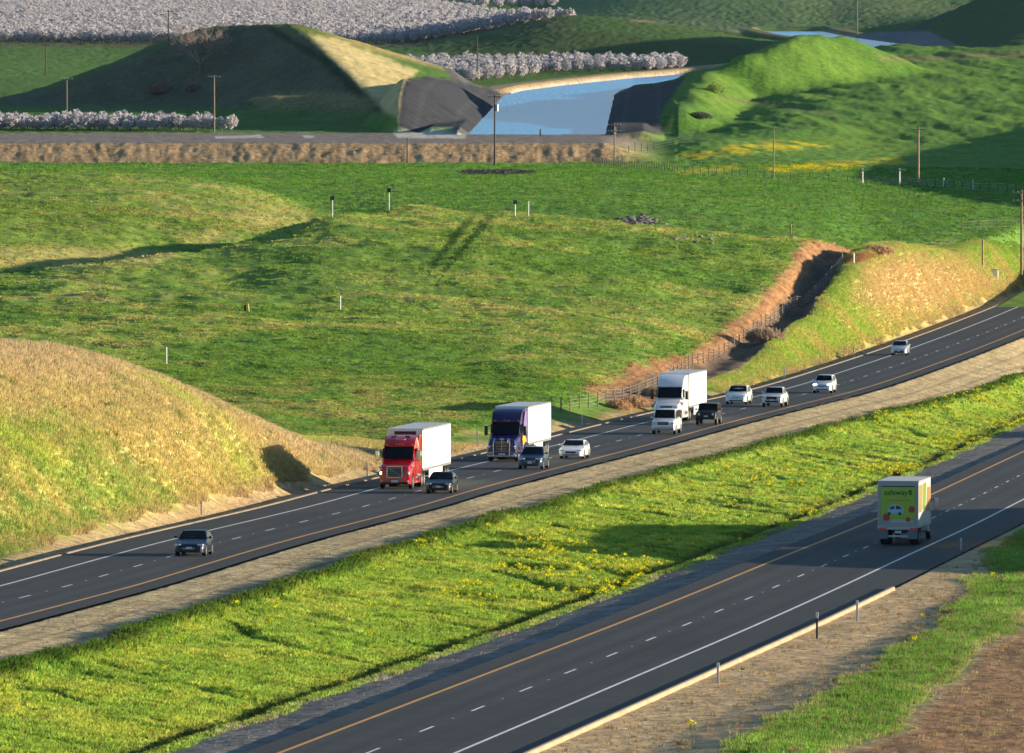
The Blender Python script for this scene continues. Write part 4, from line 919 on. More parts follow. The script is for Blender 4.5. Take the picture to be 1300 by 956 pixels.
for cy, cz, r_ in ((.72, .62, .22), (-.84, 1.1, .2), (-.62, .48, .14)):
    mb = MB(); mb.quad(*[(xb - .018, cy + r_*math.cos(t), z0 + cz + r_*math.sin(t)*1.05) for t in np.linspace(0, 2*math.pi, 15)[:-1]]); mb.build('tomato_picture', tomato, dr)
mb = MB(); mb.quad(*[(xb - .017, a, z0 + b) for a, b in ((.5,.25),(.5,.42),(.1,.52),(-.5,.46),(-1.0,.42),(-1.0,.25))]); mb.build('pale_picture_band', mm('greyed_decal', (.42, .44, .40), .5), dr)
st_ = [((-8.4, 2.0), (-8.4, 3.7), (-5.2, 3.7), (-6.0, 2.0)), ((-5.6, 2.1), (-4.9, 3.75), (-2.3, 3.75), (-2.9, 2.1)), ((-2.4, 1.9), (-1.9, 3.4), (.9, 3.4), (.9, 1.9))]
for s in (1, -1):
    for P, m_ in zip(st_, (paintm('peach_decal', (.75, .48, .22)), greenp, orangep)): MB().quad(*[(x, s*(hw + .004), z) for x, z in P]).build('side_graphic', m_, bx)
    y0, y1 = sorted((s*(hw-.03), s*(hw+.012))); MB().box((xb, y0, z0 - .04), (1.2, y1, z0 + .08)).build('lower_rail', steel, bx); MB().box((xb, y0, z1 - .08), (1.2, y1, z1 + .015)).build('upper_rail', steel, bx)
    y0, y1 = sorted((s*.62, s*1.2)); MB().box((xb - .01, y0, .40), (xb + .02, y1, 1.0)).build('mud_flap', mm('grey_mudflap', (.16, .17, .19), .7), rt)
    y0, y1 = sorted((s*.72, s*1.2)); MB().box((xb - .07, y0, .99), (xb - .03, y1, 1.09), .01).build('tail_light', mat('lit_tail_light', (.6, .03, .03), .3, emit=.04) if s > 0 else bpy.data.materials['lit_tail_light'], rt)
    mb = MB(); mb.tube((2.0, s*1.1, 2.5), (2.1, s*1.6, 2.5), .025); mb.build('mirror_arm', black, rt); y0, y1 = sorted((s*1.45, s*1.7)); MB().box((2.0, y0, 1.9), (2.14, y1, 2.65), .03).build('mirror', steel, rt, 30)
MB().box((xb - .05, -1.22, .96), (xb + .1, 1.22, 1.12), .02).build('rear_sill', steel, rt, 30)
MB().box((xb + .15, -.65, .5), (xb + .25, .65, .62)).build('rear_bumper', steel, rt)
MB().box((xb + .08, -.2, .74), (xb + .12, .2, .9)).build('number_plate', platem, rt)
MB().box((xb + .3, -.4, .75), (4.0, .4, 1.05)).build('chassis_frame', black, rt)
stc = [(1.3, .6, 3.0, 1.1, .1), (1.6, .5, 3.05, 1.12, .1), (2.4, .5, 2.95, 1.12, .1), (2.75, .5, 2.3, 1.12, .1), (3.0, .5, 2.02, 1.12, .12), (4.3, .5, 1.75, 1.1, .14), (4.6, .55, 1.5, 1.0, .14)]
xs = sorted(set([s_[0] for s_ in stc] + [3.5 + .6 * t for t in (-1, -.95, -.8, -.5, 0, .5, .8, .95, 1)]))
MB().loft(loft_body(interp_st(stc, xs), [(3.5, .5, .6)])).build('cab', wpaint, rt, 32)
for s in (1, -1): MB().quad(*[(x, s*1.126, z) for x, z in ((1.6, 2.0), (1.6, 2.75), (2.4, 2.75), (2.75, 2.05))]).build('side_window', glass, rt)
truck_wheels(rt, (xb + 1.6, xb + 2.9), 1.2); truck_wheels(rt, (3.5,), 1.12, w=.3, dual=False)
place(rt, 1142.7, 691.5, back=False, fx=lambda d: rx(d), fz=rz, anchor=xb + 1.2)
# ================================================================== grass, flowers
def tuft_mesh(name, n, h, spread, wd, seed, flowers=0, m=None, fm=None, droop=.5):
    rnd = random.Random(seed); mb = MB()
    for i in range(n):
        a = rnd.uniform(0, 2*math.pi); r0 = spread * math.sqrt(rnd.random()); px, py = r0*math.cos(a), r0*math.sin(a)
        b = a + rnd.uniform(-.7, .7); hh = h * rnd.uniform(.55, 1.1) * (1 - .4 * (r0/spread)**2); l = droop * hh * rnd.uniform(.1, 1); w_ = wd * rnd.uniform(.7, 1.3)
        tx, ty = -math.sin(b + rnd.uniform(-.8, .8)), math.cos(b); c_, s_ = math.cos(b), math.sin(b)
        p0 = (px, py, -.05*h); p1 = (px + c_*l*.35, py + s_*l*.35, hh*.6); p2 = (px + c_*l, py + s_*l, hh)
        mb.quad((p0[0]-tx*w_, p0[1]-ty*w_, p0[2]), (p0[0]+tx*w_, p0[1]+ty*w_, p0[2]), (p1[0]+tx*w_*.8, p1[1]+ty*w_*.8, p1[2]), (p1[0]-tx*w_*.8, p1[1]-ty*w_*.8, p1[2]))
        mb.quad((p1[0]-tx*w_*.8, p1[1]-ty*w_*.8, p1[2]), (p1[0]+tx*w_*.8, p1[1]+ty*w_*.8, p1[2]), p2)
    if flowers:
        mb.cur = 1
        for i in range(flowers):
            a = rnd.uniform(0, 2*math.pi); r0 = spread*math.sqrt(rnd.random()); c = Vector((r0*math.cos(a), r0*math.sin(a), h*rnd.uniform(.75, 1.25))); e = wd*2.2*rnd.uniform(.7, 1.3)
            u_ = Vector((rnd.uniform(-1, 1), rnd.uniform(-1, 1), rnd.uniform(-1, 1))).normalized(); v_ = u_.orthogonal().normalized(); 
            for k_ in range(2): mb.quad(c-u_*e, c-v_*e, c+u_*e, c+v_*e); u_, v_ = u_.cross(v_), u_
    return mb.mesh(name, [m] if not flowers else [m, fm])
def scatter(name, src, P, rot, scl, colr, kind='stuff', up=None):
    me = bpy.data.meshes.new(name); me.vertices.add(len(P)); me.vertices.foreach_set('co', np.asarray(P, np.float32).ravel())
    a = me.attributes.new('rot', 'FLOAT_VECTOR', 'POINT'); a.data.foreach_set('vector', np.stack([np.zeros(len(P)), np.zeros(len(P)), rot], 1).astype(np.float32).ravel())
    a = me.attributes.new('scl', 'FLOAT_VECTOR', 'POINT'); a.data.foreach_set('vector', np.asarray(scl, np.float32).ravel())
    a = me.attributes.new('col', 'FLOAT_COLOR', 'POINT'); a.data.foreach_set('color', np.concatenate([colr, np.ones((len(P), 1))], 1).astype(np.float32).ravel())
    o = put(bpy.data.objects.new(name, me)); o['kind'] = kind
    so_ = bpy.data.objects.new(name + '_source', src)
    g = bpy.data.node_groups.new(name, 'GeometryNodeTree'); g.interface.new_socket('Geometry', in_out='INPUT', socket_type='NodeSocketGeometry'); g.interface.new_socket('Geometry', in_out='OUTPUT', socket_type='NodeSocketGeometry')
    N, L = g.nodes, g.links; i_ = N.new('NodeGroupInput'); o_ = N.new('NodeGroupOutput'); ip = N.new('GeometryNodeInstanceOnPoints'); oi = N.new('GeometryNodeObjectInfo'); oi.inputs['Object'].default_value = so_; oi.inputs['As Instance'].default_value = True
    def attr(nm):
        n = N.new('GeometryNodeInputNamedAttribute'); n.data_type = 'FLOAT_VECTOR'; n.inputs['Name'].default_value = nm; return n
    L.new(i_.outputs[0], ip.inputs['Points']); L.new(oi.outputs['Geometry'], ip.inputs['Instance'])
    er = N.new('FunctionNodeEulerToRotation'); L.new(attr('rot').outputs[0], er.inputs[0]); L.new(er.outputs[0], ip.inputs['Rotation']); L.new(attr('scl').outputs[0], ip.inputs['Scale'])
    L.new(ip.outputs[0], o_.inputs[0]); md_ = o.modifiers.new('scatter', 'NODES'); md_.node_group = g
    return o
def sample(n, D0, D1, u0=-25, u1=1325):
    """points spread evenly over the ground between two depths inside the view wedge"""
    y = np.sqrt(RNG.random(n) * (D1**2 - D0**2) + D0**2); u = RNG.uniform(u0, u1, n); return (u - 650) / F * y, y
def visible(x, y, top=.5, tol=6):
    v = vpix(y, zat(x, y) + top); c = np.clip(np.searchsorted(AG, x / y), 0, NC - 1); r = np.clip(np.searchsorted(DG, y) - 1, 0, NR - 1)
    return (v < CM[r, c] + tol) & (v > -20) & (v < 985)
gm = grass_mat('grass_blades', .45)
fmat = mat('mustard_petals', (.85, .78, .02), .6)
tuft = tuft_mesh('grass_tuft', 14, .34, .30, .035, 1, m=gm)
tall = tuft_mesh('tall_grass_tuft', 18, .48, .34, .024, 2, m=gm, droop=.55)
bushy = tuft_mesh('mustard_plant', 12, .5, .28, .026, 3, 16, m=gm, fm=fmat)
cmap = col.reshape(NR, NC, 3)
def base_col(x, y): return look(cmap, x, y)
def jitter(c, a=.22, hue=.08):
    n = len(c); return np.clip(c * (1 + RNG.normal(0, a, (n, 1))) * (1 + RNG.normal(0, hue, (n, 3))), .004, .8)
# median
def qs(x, y):
    a_ = lx(y) + LW + 1.6; b_ = rx(y) - LW - 1.5; return x - a_, b_ - x
MLm, MRm, DENS = ml + 0 * X, mr + 0 * X, None
pts = [sample(175000, 376, 700), sample(95000, 700, 1260, 560)]
x = np.concatenate([p[0] for p in pts]); y = np.concatenate([p[1] for p in pts]); q_, qr_ = qs(x, y); mlp, mrp = look(MLm, x, y), look(MRm, x, y)
ok = (q_ > mlp - .2 + .5 * RNG.random(len(x))) & (qr_ > mrp) & visible(x, y); x, y, q_, qr_, mlp, mrp = [k[ok] for k in (x, y, q_, qr_, mlp, mrp)]
ed = np.exp(-((q_ - mlp - .5) / .8) ** 2); nb = look(nB, x, y); nc = look(nC, x, y); na = look(nA, x, y)
sc = (.55 + .35 * RNG.random(len(x)) + .3 * sstep(.1, .6, nb) + .8 * ed * (RNG.random(len(x)) < .6)); 
cl = jitter(base_col(x, y) * 1.35, .2); cl[:] = np.where((ed > .5)[:, None], cl * .75, cl)
P = np.stack([x, y, zat(x, y) - .02], 1)
scatter('median_grass', tuft, P, RNG.uniform(0, 6.28, len(x)), np.stack([sc * 1.25, sc * 1.25, sc * (.6 + .4 * RNG.random(len(x)))], 1), cl)
# mustard in bloom over the median and verge
x, y = sample(120000, 380, 1260); q_, qr_ = qs(x, y); uu = 650 + F * x / y; vv = vpix(y, zat(x, y)); 
pat = np.zeros(len(x))
for cu, cv, ru, rv, k_ in ((735, 735, 95, 28, 1.3), (640, 742, 120, 40, .75), (690, 700, 80, 30, .8), (560, 690, 90, 32, .65), (760, 748, 60, 12, 1.3), (850, 742, 26, 8, 1), (330, 775, 60, 20, .55), (300, 800, 110, 25, .3), (1000, 610, 80, 30, .55), (1130, 600, 60, 8, 1.5), (1280, 540, 30, 6, 1.2), (1020, 655, 26, 5, 1.), (1130, 530, 70, 18, .75), (1230, 500, 80, 22, .6), (930, 640, 90, 25, .4), (860, 600, 60, 25, .3), (1190, 755, 30, 10, .8), (1215, 560, 60, 14, .8)):
    pat = np.maximum(pat, k_ * np.exp(-((uu - cu + 1.2 * (vv - cv)) / ru) ** 2 - ((vv - cv) / rv) ** 2))
prob = (.6 * sstep(.3, .9, pat) + .03 * pat) * sstep(-.25, .3, look(nB, x, y) + .7 * look(nC, x, y) + .05) + .005
inm = ((q_ > look(MLm, x, y) + .8) & (qr_ > look(MRm, x, y) + .3)) | ((x > rx(y) + 7.2) & (x < rx(y) + 11) & (y < 620))
ok = inm & visible(x, y) & (RNG.random(len(x)) < prob); x, y = x[ok], y[ok]; sc = .5 + .35 * RNG.random(len(x))
scatter('mustard_flowers', bushy, np.stack([x, y, zat(x, y)], 1), RNG.uniform(0, 6.28, len(x)), np.repeat(sc[:, None], 3, 1), jitter(np.tile([.11, .19, .02], (len(x), 1)), .2))
# tan slope grass: dry, tall, leaning
x, y = sample(120000, 585, 830, -25, 640); d_ = look(d1, x, y); u_ = lx(y) - 2.9 - x
ok = (d_ < 36) & (u_ > 4.2 + 1.4 * look(nB, x, y)) & visible(x, y, .5); x, y, d_ = x[ok], y[ok], d_[ok]
sc = .55 + .4 * RNG.random(len(x)) + .25 * sstep(8, 1, d_); cl = jitter(base_col(x, y) * 1.2, .17, .05)
scatter('dry_slope_grass', tall, np.stack([x, y, zat(x, y) - .02], 1), RNG.uniform(0, 6.28, len(x)), np.stack([sc * 1.2, sc * 1.2, sc * .95], 1), cl)
pp = [sample(45000, 900, 1060, 640, 1150), sample(170000, 1040, 1440, 880, 1325)]; x = np.concatenate([p[0] for p in pp]); y = np.concatenate([p[1] for p in pp]); d_ = look(d3, x, y); u_ = lx(y) - 2.9 - x
ok = (d_ < 24) & (d_ * look(s3, x, y) > -4) & (look(sT, x, y) > 0) & (u_ > 3.0 + 1.4 * look(nB, x, y)) & (look(dT, x, y) > 2.8) & visible(x, y, .5); x, y, d_ = x[ok], y[ok], d_[ok]
sc = .5 + .35 * RNG.random(len(x)) + .2 * sstep(8, 1, d_); cl = jitter(base_col(x, y) * 1.2, .1, .04)
scatter('dry_bank_grass', tall, np.stack([x, y, zat(x, y) - .02], 1), RNG.uniform(0, 6.28, len(x)), np.stack([sc * 1.5, sc * 1.5, sc * .9], 1), cl)
# meadow, hills and the plain: clumps grow larger in the sample with distance so that cover stays even
pts = [sample(80000, 640, 960, -25, 1000), sample(100000, 930, 1300, -25, 1200), sample(50000, 1300, 1900)]
x = np.concatenate([p[0] for p in pts]); y = np.concatenate([p[1] for p in pts])
u_ = lx(y) - 2.9 - x; ok = (u_ > 7.5) & visible(x, y, .4) & ((look(d1, x, y) > 30) | (y > 835)) & ((look(d3, x, y) > 16) | (look(sT, x, y) < 0) | (look(d3 * s3, x, y) < -4)) & (look(dT, x, y) > 3.4) & (y < look(D0 + 0 * X, x, y) - .5)
ok &= RNG.random(len(x)) < .35 + .65 * sstep(-.35, .3, look(nB, x, y) + .5 * look(nC, x, y))
uu = 650 + F * x / y; ok &= ~((y > 1070) & (y < 1275) & (RNG.random(len(x)) < np.interp(uu, [0, 300, 470, 640], [.6, .75, .6, .3])))
x, y = x[ok], y[ok]; sc = (.5 + .5 * RNG.random(len(x))) * np.interp(y, [640, 1000, 1300, 1900], [.9, 1.2, 1.5, 1.9]); cl = jitter(base_col(x, y) * 1.35, .15)
scatter('meadow_grass', tuft, np.stack([x, y, zat(x, y) - .03], 1), RNG.uniform(0, 6.28, len(x)), np.stack([sc * 1.5, sc * 1.5, sc * .6], 1), cl)
# right verge: lush strip, sparse dry tufts on dirt and gravel
x, y = sample(110000, 374, 760, 700, 1360); qv_ = x - rx(y) - 3.0; g = look(cmap, x, y); green = (g[:, 1] > g[:, 0] * 1.02)
ok = (qv_ > .9) & (qv_ < 24) & visible(x, y, .4) & (green | (RNG.random(len(x)) < .05)); x, y = x[ok], y[ok]; gr_ = green[ok]
dead = RNG.random(len(x)) < .12; sc = np.where(gr_, (.4 + .4 * RNG.random(len(x))) * (1 + .5 * look(nB, x, y)), .35 + .3 * RNG.random(len(x))); cl = jitter(np.where((gr_ & ~dead)[:, None], base_col(x, y) * 1.0, np.array([.33, .25, .13])), .2)
scatter('verge_grass', tall, np.stack([x, y, zat(x, y) - .02], 1), RNG.uniform(0, 6.28, len(x)), np.repeat(sc[:, None], 3, 1), cl)
# ------------------------------------------------------------------ stones on the gravel shoulders
def stone_mesh():
    bm = bmesh.new(); bmesh.ops.create_icosphere(bm, subdivisions=1, radius=1); rnd = random.Random(5)
    for v_ in bm.verts: v_.co *= rnd.uniform(.7, 1.15); v_.co.z *= .6
    me = bpy.data.meshes.new('stone'); bm.to_mesh(me); bm.free(); me.materials.append(grass_mat('stone_surface', 0)); return me
stone = stone_mesh()
x, y = sample(170000, 376, 1150); q_, qr_ = qs(x, y); qv_ = x - rx(y) - 3; u_ = lx(y) - 2.9 - x
reg = ((q_ > .1) & (q_ < look(MLm, x, y))) | ((qr_ > 0) & (qr_ < look(MRm, x, y))) | ((qv_ > .5) & (qv_ < 16) & (y < 640)) | ((u_ > .5) & (u_ < 5))
ok = reg & visible(x, y, .1) & (RNG.random(len(x)) < .45); x, y = x[ok], y[ok]
sc = .025 + .055 * RNG.random(len(x)) ** 3
scatter('gravel', stone, np.stack([x, y, zat(x, y)], 1), RNG.uniform(0, 6.28, len(x)), np.repeat(sc[:, None], 3, 1), jitter(np.tile([.27, .22, .16], (len(x), 1)), .35))
def rubble(u, v, ru, rv, n, r0, lab, c):
    p = hit(u, v); mb_pts = []
    xx = p.x + RNG.normal(0, ru * p.y / F * .5, n); yy = p.y + RNG.normal(0, rv, n)
    me = MB(); rnd = random.Random(n); base = [(v_.co.copy()) for v_ in stone.vertices]; faces = [tuple(f_.vertices) for f_ in stone.polygons]
    for a_, b_ in zip(xx, yy):
        s_ = r0 * rnd.uniform(.5, 1.5); z_ = float(zat(a_, b_)) + s_ * .25 ; k_ = len(me.v); t_ = rnd.uniform(0, 6.28)
        me.v += [(a_ + s_*(q.x*math.cos(t_) - q.y*math.sin(t_)), b_ + s_*(q.x*math.sin(t_) + q.y*math.cos(t_)), z_ + s_*q.z) for q in base]; me.f += [tuple(i + k_ for i in f_) for f_ in faces]; me.mi += [0] * len(faces)
    o = me.build('rubble', mm('rubble_' + lab[:4], c, .9, var=.3, scale=1.5)); o['kind'] = 'stuff'; return o
rubble(812, 281, 26, 3.5, 110, .32, 'pile', (.16, .145, .125)); rubble(632, 219, 46, 4, 90, .3, 'dark', (.05, .05, .045)); rubble(880, 303, 40, 6, 26, .25, 'loose', (.2, .18, .15))

# ================================================================== trees
rnd = random.Random(3)
bark = mm('grey_bark', (.16, .125, .10), .9, var=.2, scale=4)
def branch_tree(mb, p, d, L, r, depth, maxd, spread=.55, twigs=None, ratio=.72):
    q_ = p + d * L; mb.tube(p, q_, r, r * .68, 5 if depth > 1 else 7, caps=False)
    if twigs is not None and depth >= maxd - 1: twigs.append((q_, d))
    if depth >= maxd: return
    for i in range(3 if depth else 5):
        a = Vector((rnd.gauss(0, 1), rnd.gauss(0, 1), rnd.gauss(.25, .7))).normalized(); nd = (d * (1 - spread * .55) + a * spread).normalized()
        branch_tree(mb, p + d * L * rnd.uniform(.55, 1), nd, L * ratio * rnd.uniform(.75, 1.15), r * .6, depth + 1, maxd, spread, twigs, ratio)
# the large leafless tree on the spoil hill
h0 = hit(255, 92); root = thing('bare_tree', 'large leafless grey tree in front of the shaded hill', 'tree', h0)
mb = MB(); mb.tube((0, 0, -.5), (0, 0, 2.0), .42, .34, 9); mb.build('trunk', bark, root, 50)
mb = MB(); 
for i in range(7): 
    a_ = 2*math.pi*i/7 + rnd.uniform(-.3, .3); branch_tree(mb, Vector((0, 0, 1.6)), Vector((math.cos(a_)*.75, math.sin(a_)*.6, .8)).normalized(), 4.0 * rnd.uniform(.8, 1.15), .19, 1, 6, .52, ratio=.74)
mb.build('crown', mm('pale_twigs', (.30, .235, .19), .9, var=.2, scale=2), root)
def twig_bush(u, v, hgt, wid, m, name, lab, cat, n=1500, group=None):
    p = hit(u, v); mb = MB(); rr_ = random.Random(int(u * 7 + v))
    for i in range(n):
        a_ = rr_.uniform(0, 6.28); r0 = wid * .5 * math.sqrt(rr_.random()); z_ = hgt * rr_.random() ** .8 * math.sqrt(max(.05, 1 - (r0 / (wid * .52)) ** 2)); c_ = Vector((r0*math.cos(a_), r0*math.sin(a_), z_)); e = .055 * wid * rr_.uniform(.5, 1.3)
        t_ = Vector((rr_.gauss(0, 1), rr_.gauss(0, 1), rr_.gauss(.4, 1))).normalized(); s_ = t_.orthogonal().normalized() * .10
        e *= 1.7; mb.quad(c_ - t_*e, c_ + s_*e, c_ + t_*e, c_ - s_*e)
    o = mb.build(name, m); o.location = p; return tag(o, lab, cat, group)
brush = mm('brown_brush', (.26, .175, .11), .9, var=.35, scale=1.5); green_brush = mm('green_bush_leaves', (.16, .25, .03), .8, var=.3, scale=1.2); red_brush = mm('reddish_brush', (.34, .19, .09), .9, var=.3, scale=1.5); dark_brush = mm('dark_scrub', (.045, .06, .025), .9, var=.3, scale=1)
for k, (u, v, h_, w_, m_, lab) in enumerate([(972, 432, 1.3, 4.2, brush, 'brown dry bush in the mouth of the dark ditch'), (908, 118, 2.4, 4.2, green_brush, 'bright green bush at the foot of the mound right of the canal'), (805, 516, 1.0, 3.0, red_brush, 'reddish dry tumbleweed bush behind the road left of the white semi truck'), (785, 519, .9, 2.6, red_brush, 'reddish dry tumbleweed clump beside the road shoulder post'), (832, 503, .9, 2.8, brush, 'brown dry brush against the fence just left of the white semi truck'), (1112, 322, 1.0, 4.0, red_brush, 'rusty brush at the top end of the brown ditch'), (888, 150, 1.2, 5, dark_brush, 'dark scrub at the foot of the right canal bank'), (203, 118, 2.4, 6, mm('reed_brush', (.22, .15, .10), .9, var=.3, scale=1), 'pale dry brush below the shaded left hill'), (246, 117, 2.0, 4, mm('reed_brush', (.22, .15, .10)), 'dry brush under the large leafless tree')]):
    twig_bush(u, v, h_, w_, m_, 'bush', lab, 'bush')
# almond orchards in blossom
def almond(seed, k=150):
    r_ = random.Random(seed); mb = MB(); mb.tube((0, 0, -.3), (0, 0, 1.5), .14, .1, 6)
    for i in range(5): a_ = 6.28*i/5; mb.tube((0, 0, 1.4), (1.2*math.cos(a_), 1.2*math.sin(a_), 3.2), .08, .03, 4, caps=False)
    mb.cur = 1
    for i in range(k):
        while True:
            p = Vector((r_.uniform(-1, 1), r_.uniform(-1, 1), r_.uniform(-1, 1)))
            if .35 < p.length < 1: break
        c = Vector((p.x*2.5, p.y*2.5, 3.3 + p.z*2.0 + .35*math.sin(5*p.x + seed))); t_ = Vector((r_.gauss(0, 1), r_.gauss(0, 1), r_.gauss(.5, 1))).normalized(); s_ = t_.orthogonal().normalized(); e = r_.uniform(.35, .8)
        mb.quad(c - t_*e, c + s_*e*.7, c + t_*e, c - s_*e*.7)
    return mb.mesh('almond_tree', [bark, M['blossom']])
M['blossom'] = mat('almond_blossom', (.48, .455, .475), .9, var=.14, scale=.3, spec=.05)
nt_ = M['blossom'].node_tree; tr_ = nt_.nodes.new('ShaderNodeBsdfTranslucent'); tr_.inputs[0].default_value = (.52, .485, .505, 1); mx_ = nt_.nodes.new('ShaderNodeMixShader'); nt_.links.new(nt_.nodes['Principled BSDF'].outputs[0], mx_.inputs[1]); nt_.links.new(tr_.outputs[0], mx_.inputs[2]); nt_.links.new(mx_.outputs[0], nt_.nodes['Material Output'].inputs['Surface'])
alm = [almond(s_) for s_ in (1, 2, 3)]
trees = []
def inpoly(u, v, P):
    c = False
    for (x0, y0), (x1, y1) in zip(P, P[1:] + P[:1]):
        if (y0 > v) != (y1 > v) and u < (x1 - x0) * (v - y0) / (y1 - y0) + x0: c = not c
    return c
def orchard(D0_, D1_, dy, dx, P, scl, x0=-330, x1=110):
    yy = D0_
    while yy < D1_:
        for xx in np.arange(x0, x1, dx):
            a_, b_ = xx + rnd.uniform(-.5, .5), yy + rnd.uniform(-.6, .6); u = 650 + F * a_ / b_
            if u < -25 or u > 1320: continue
            z_ = float(zat(a_, b_)); v = float(vpix(b_, z_))
            if inpoly(u, v, P): trees.append((a_, b_, z_, scl * rnd.uniform(.8, 1.2)))
        yy += dy
orchard(2004, 2036, 4.0, 2.6, [(-40, 158), (0, 157), (90, 158), (180, 161), (260, 165), (305, 167), (300, 170), (-40, 170)], .55)
orchard(2620, 3010, 8, 3.2, [(520, 88), (560, 85), (640, 86), (720, 84), (780, 82), (868, 82), (866, 90), (790, 91), (690, 94), (668, 98), (610, 104), (560, 104), (530, 97)], .68)
orchard(3640, 5650, 9.5, 4.4, [(-40, 6), (180, 6), (420, 6), (560, 10), (640, 24), (726, 27), (722, 37), (640, 40), (590, 46), (545, 60), (500, 66), (400, 60), (180, 56), (-40, 55)], .78)
orchard(5300, 6600, 24, 7.5, [(560, 2), (710, 2), (712, 10), (600, 12), (560, 8)], 1.1)
T_ = np.array(trees); vis = visible(T_[:, 0], T_[:, 1], 4.0, 1.0); T_ = T_[vis]; T_ = T_[np.argsort(T_[:, 1] / T_[:, 3])]
near, farT = T_[:296], T_[296:]
protos = []
for i, (a_, b_, z_, s_) in enumerate(near):
    if i < 3: o = bpy.data.objects.new('almond_tree', alm[i]); protos.append(o)
    else: o = protos[i % 3].copy()
    COL.objects.link(o); o.location = (a_, b_, z_); o.rotation_euler.z = rnd.uniform(0, 6.28); o.scale = (s_, s_, s_ * rnd.uniform(.85, 1.1))
    tag(o, 'pale pink-white almond tree in full blossom, one of the crowded orchard rows near the canal', 'tree', 'almond trees in blossom')
for i in range(3):
    F_ = farT[i::3]; scatter('orchard', alm[i], F_[:, :3], RNG.uniform(0, 6.28, len(F_)), np.repeat(F_[:, 3:4], 3, 1), np.ones((len(F_), 3)) * .5)
print('trees', len(T_))

# ================================================================== poles, posts and fences
def upole(u, v, vtop, lab, arms=1, m=wood, can=False, r=.17, name='utility_pole', cat='utility pole', group='utility poles'):
    p = hit(u, v); h = (v - vtop) * p.y / F; root = thing(name, lab, cat, p, group=group)
    mb = MB(); mb.tube((0, 0, -.6), (0, 0, h), r, r * .7, 8); mb.build('pole', m, root, 50)
    for k in range(arms):
        z_ = h - .5 - 1.1 * k; a_ = MB().box((-1.25, -.16, z_), (1.25, -.05 - .12 + .06, z_ + .14)).build('crossarm', m, root)
        for x_ in (-1.1, -.5, .5, 1.1): MB().rev([(.03, 0), (.06, .03), (.07, .1), (.03, .17)], axis='z', k=8, c=(x_, -.12, z_ + .14)).build('insulator', mm('glass_insulator', (.55, .6, .58), .2), a_)
    if can: mb = MB(); mb.tube((.4, -.1, h - 3.0), (.4, -.1, h - 1.8), .28, k=12); mb.build('transformer', steel, root, 40)
    return root
upole(628, 211, 120, 'dark utility pole with transformer standing before the canal water', 1, dwood, True, .18)
upole(780, 211, 156, 'grey utility pole with two crossarms at the bend of the fence', 2, wood, r=.15)
upole(982, 226, 161, 'slim pale pole without crossarm between the yellow flower bands', 0, wood, r=.13)
upole(1166, 233, 161, 'orange lit wooden pole right of the yellow flower bands', 1, mm('sunlit_wood', (.34, .22, .13), .9, var=.25, scale=3), r=.2)  # sunlight put into this wood colour, warmer than the other poles
upole(1297, 357, 240, 'tall wooden pole at the very right edge beside the tan hill', 2, wood, r=.2)
upole(272, 167, 95, 'utility pole at the right end of the blossoming strip beside the dirt track', 1, wood, r=.17)
upole(85, 160, 98, 'utility pole rising from the blossoming strip', 1, wood, r=.15)
upole(214, 58, 12, 'dark utility pole at the edge of the upper orchard', 1, dwood, r=.19)
upole(58, 96, 55, 'faint dark pole on the shaded slope under the orchard', 1, dwood, r=.18)
upole(606, 104, 46, 'slim pole standing behind the left canal bank in front of the orchard', 0, dwood, r=.2)
upole(1088, 47, 0, 'thin pale pole above the far road cut', 0, wood, r=.22)
upole(517, 208, 175, 'short dark post at the foot of the dirt embankment', 0, dwood, r=.15, name='marker_post', cat='post', group=None)
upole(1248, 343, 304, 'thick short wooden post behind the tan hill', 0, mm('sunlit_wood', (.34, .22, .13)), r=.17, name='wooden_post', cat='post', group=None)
upole(686, 173, 164, 'tiny dark marker standing at the canal edge', 0, dwood, r=.2, name='marker_post', cat='post', group=None)
def fpost(u, v, vtop, lab, name='marker_post', cat='post', m=white, box=False, r=.06, group='posts in the meadow'):
    p = hit(u, v); h = (v - vtop) * p.y / F; root = thing(name, lab, cat, p, group=group)
    mb = MB(); mb.tube((0, 0, -.3), (0, 0, h), r, r, 8); mb.build('post', m, root, 50)
    cap_ = MB()
    if box:
        hb = MB().box((-.25, -.2, h - .1), (.25, .2, h + .34), .03).build('nest_box', mm('dark_box_wood', (.05, .05, .06), .8, var=.2, scale=3), root, 30); MB().box((-.3, -.26, h + .34), (.3, .24, h + .38)).build('box_roof', dwood, hb)
    else: cap_.tube((0, 0, h), (0, 0, h + .05), r * 1.15, r * .7, 8); cap_.build('post_cap', m, root)
    return root
fpost(211, 462, 441, 'white marker pole in the meadow behind the tan slope', r=.055)
fpost(432, 394, 376, 'white marker pole in the middle of the green meadow', r=.055)
fpost(422, 276, 253, 'slim post with dark nest box on the left shoulder of the middle hill', box=True, r=.045)
fpost(494, 268, 243, 'slim post with dark nest box on the crest of the middle hill', box=True, r=.045)
fpost(654, 275, 258, 'pale post with small dark box, left of a bare white post', box=True, r=.06)
fpost(671, 276, 256, 'bare white post beside the boxed post on the hill crest', r=.055)
for u, v0, v1, lab in ((1095, 232, 214, 'pale post with side arm along the field fence, the left one'), (1142, 236, 214, 'pale post with side arm along the field fence, nearest the orange lit pole')):
    r_ = fpost(u, v0, v1, lab, r=.12, m=steel); h = (v0 - v1) * r_.location.y / F; MB().box((-.1, -.08, h - .3), (1.1, .08, h - .05)).build('side_arm', steel, r_)
fpost(1198, 238, 226, 'short pale post by the field fence right of the orange lit pole', m=steel, r=.12); fpost(1235, 241, 228, 'short pale post by the field fence towards the right edge', m=steel, r=.12)
fpost(1004, 296, 285, 'stubby wooden post behind the right shoulder of the middle hill', m=wood, r=.12)
fpost(1084, 335, 322, 'white post at the top end of the brown ditch', r=.09)
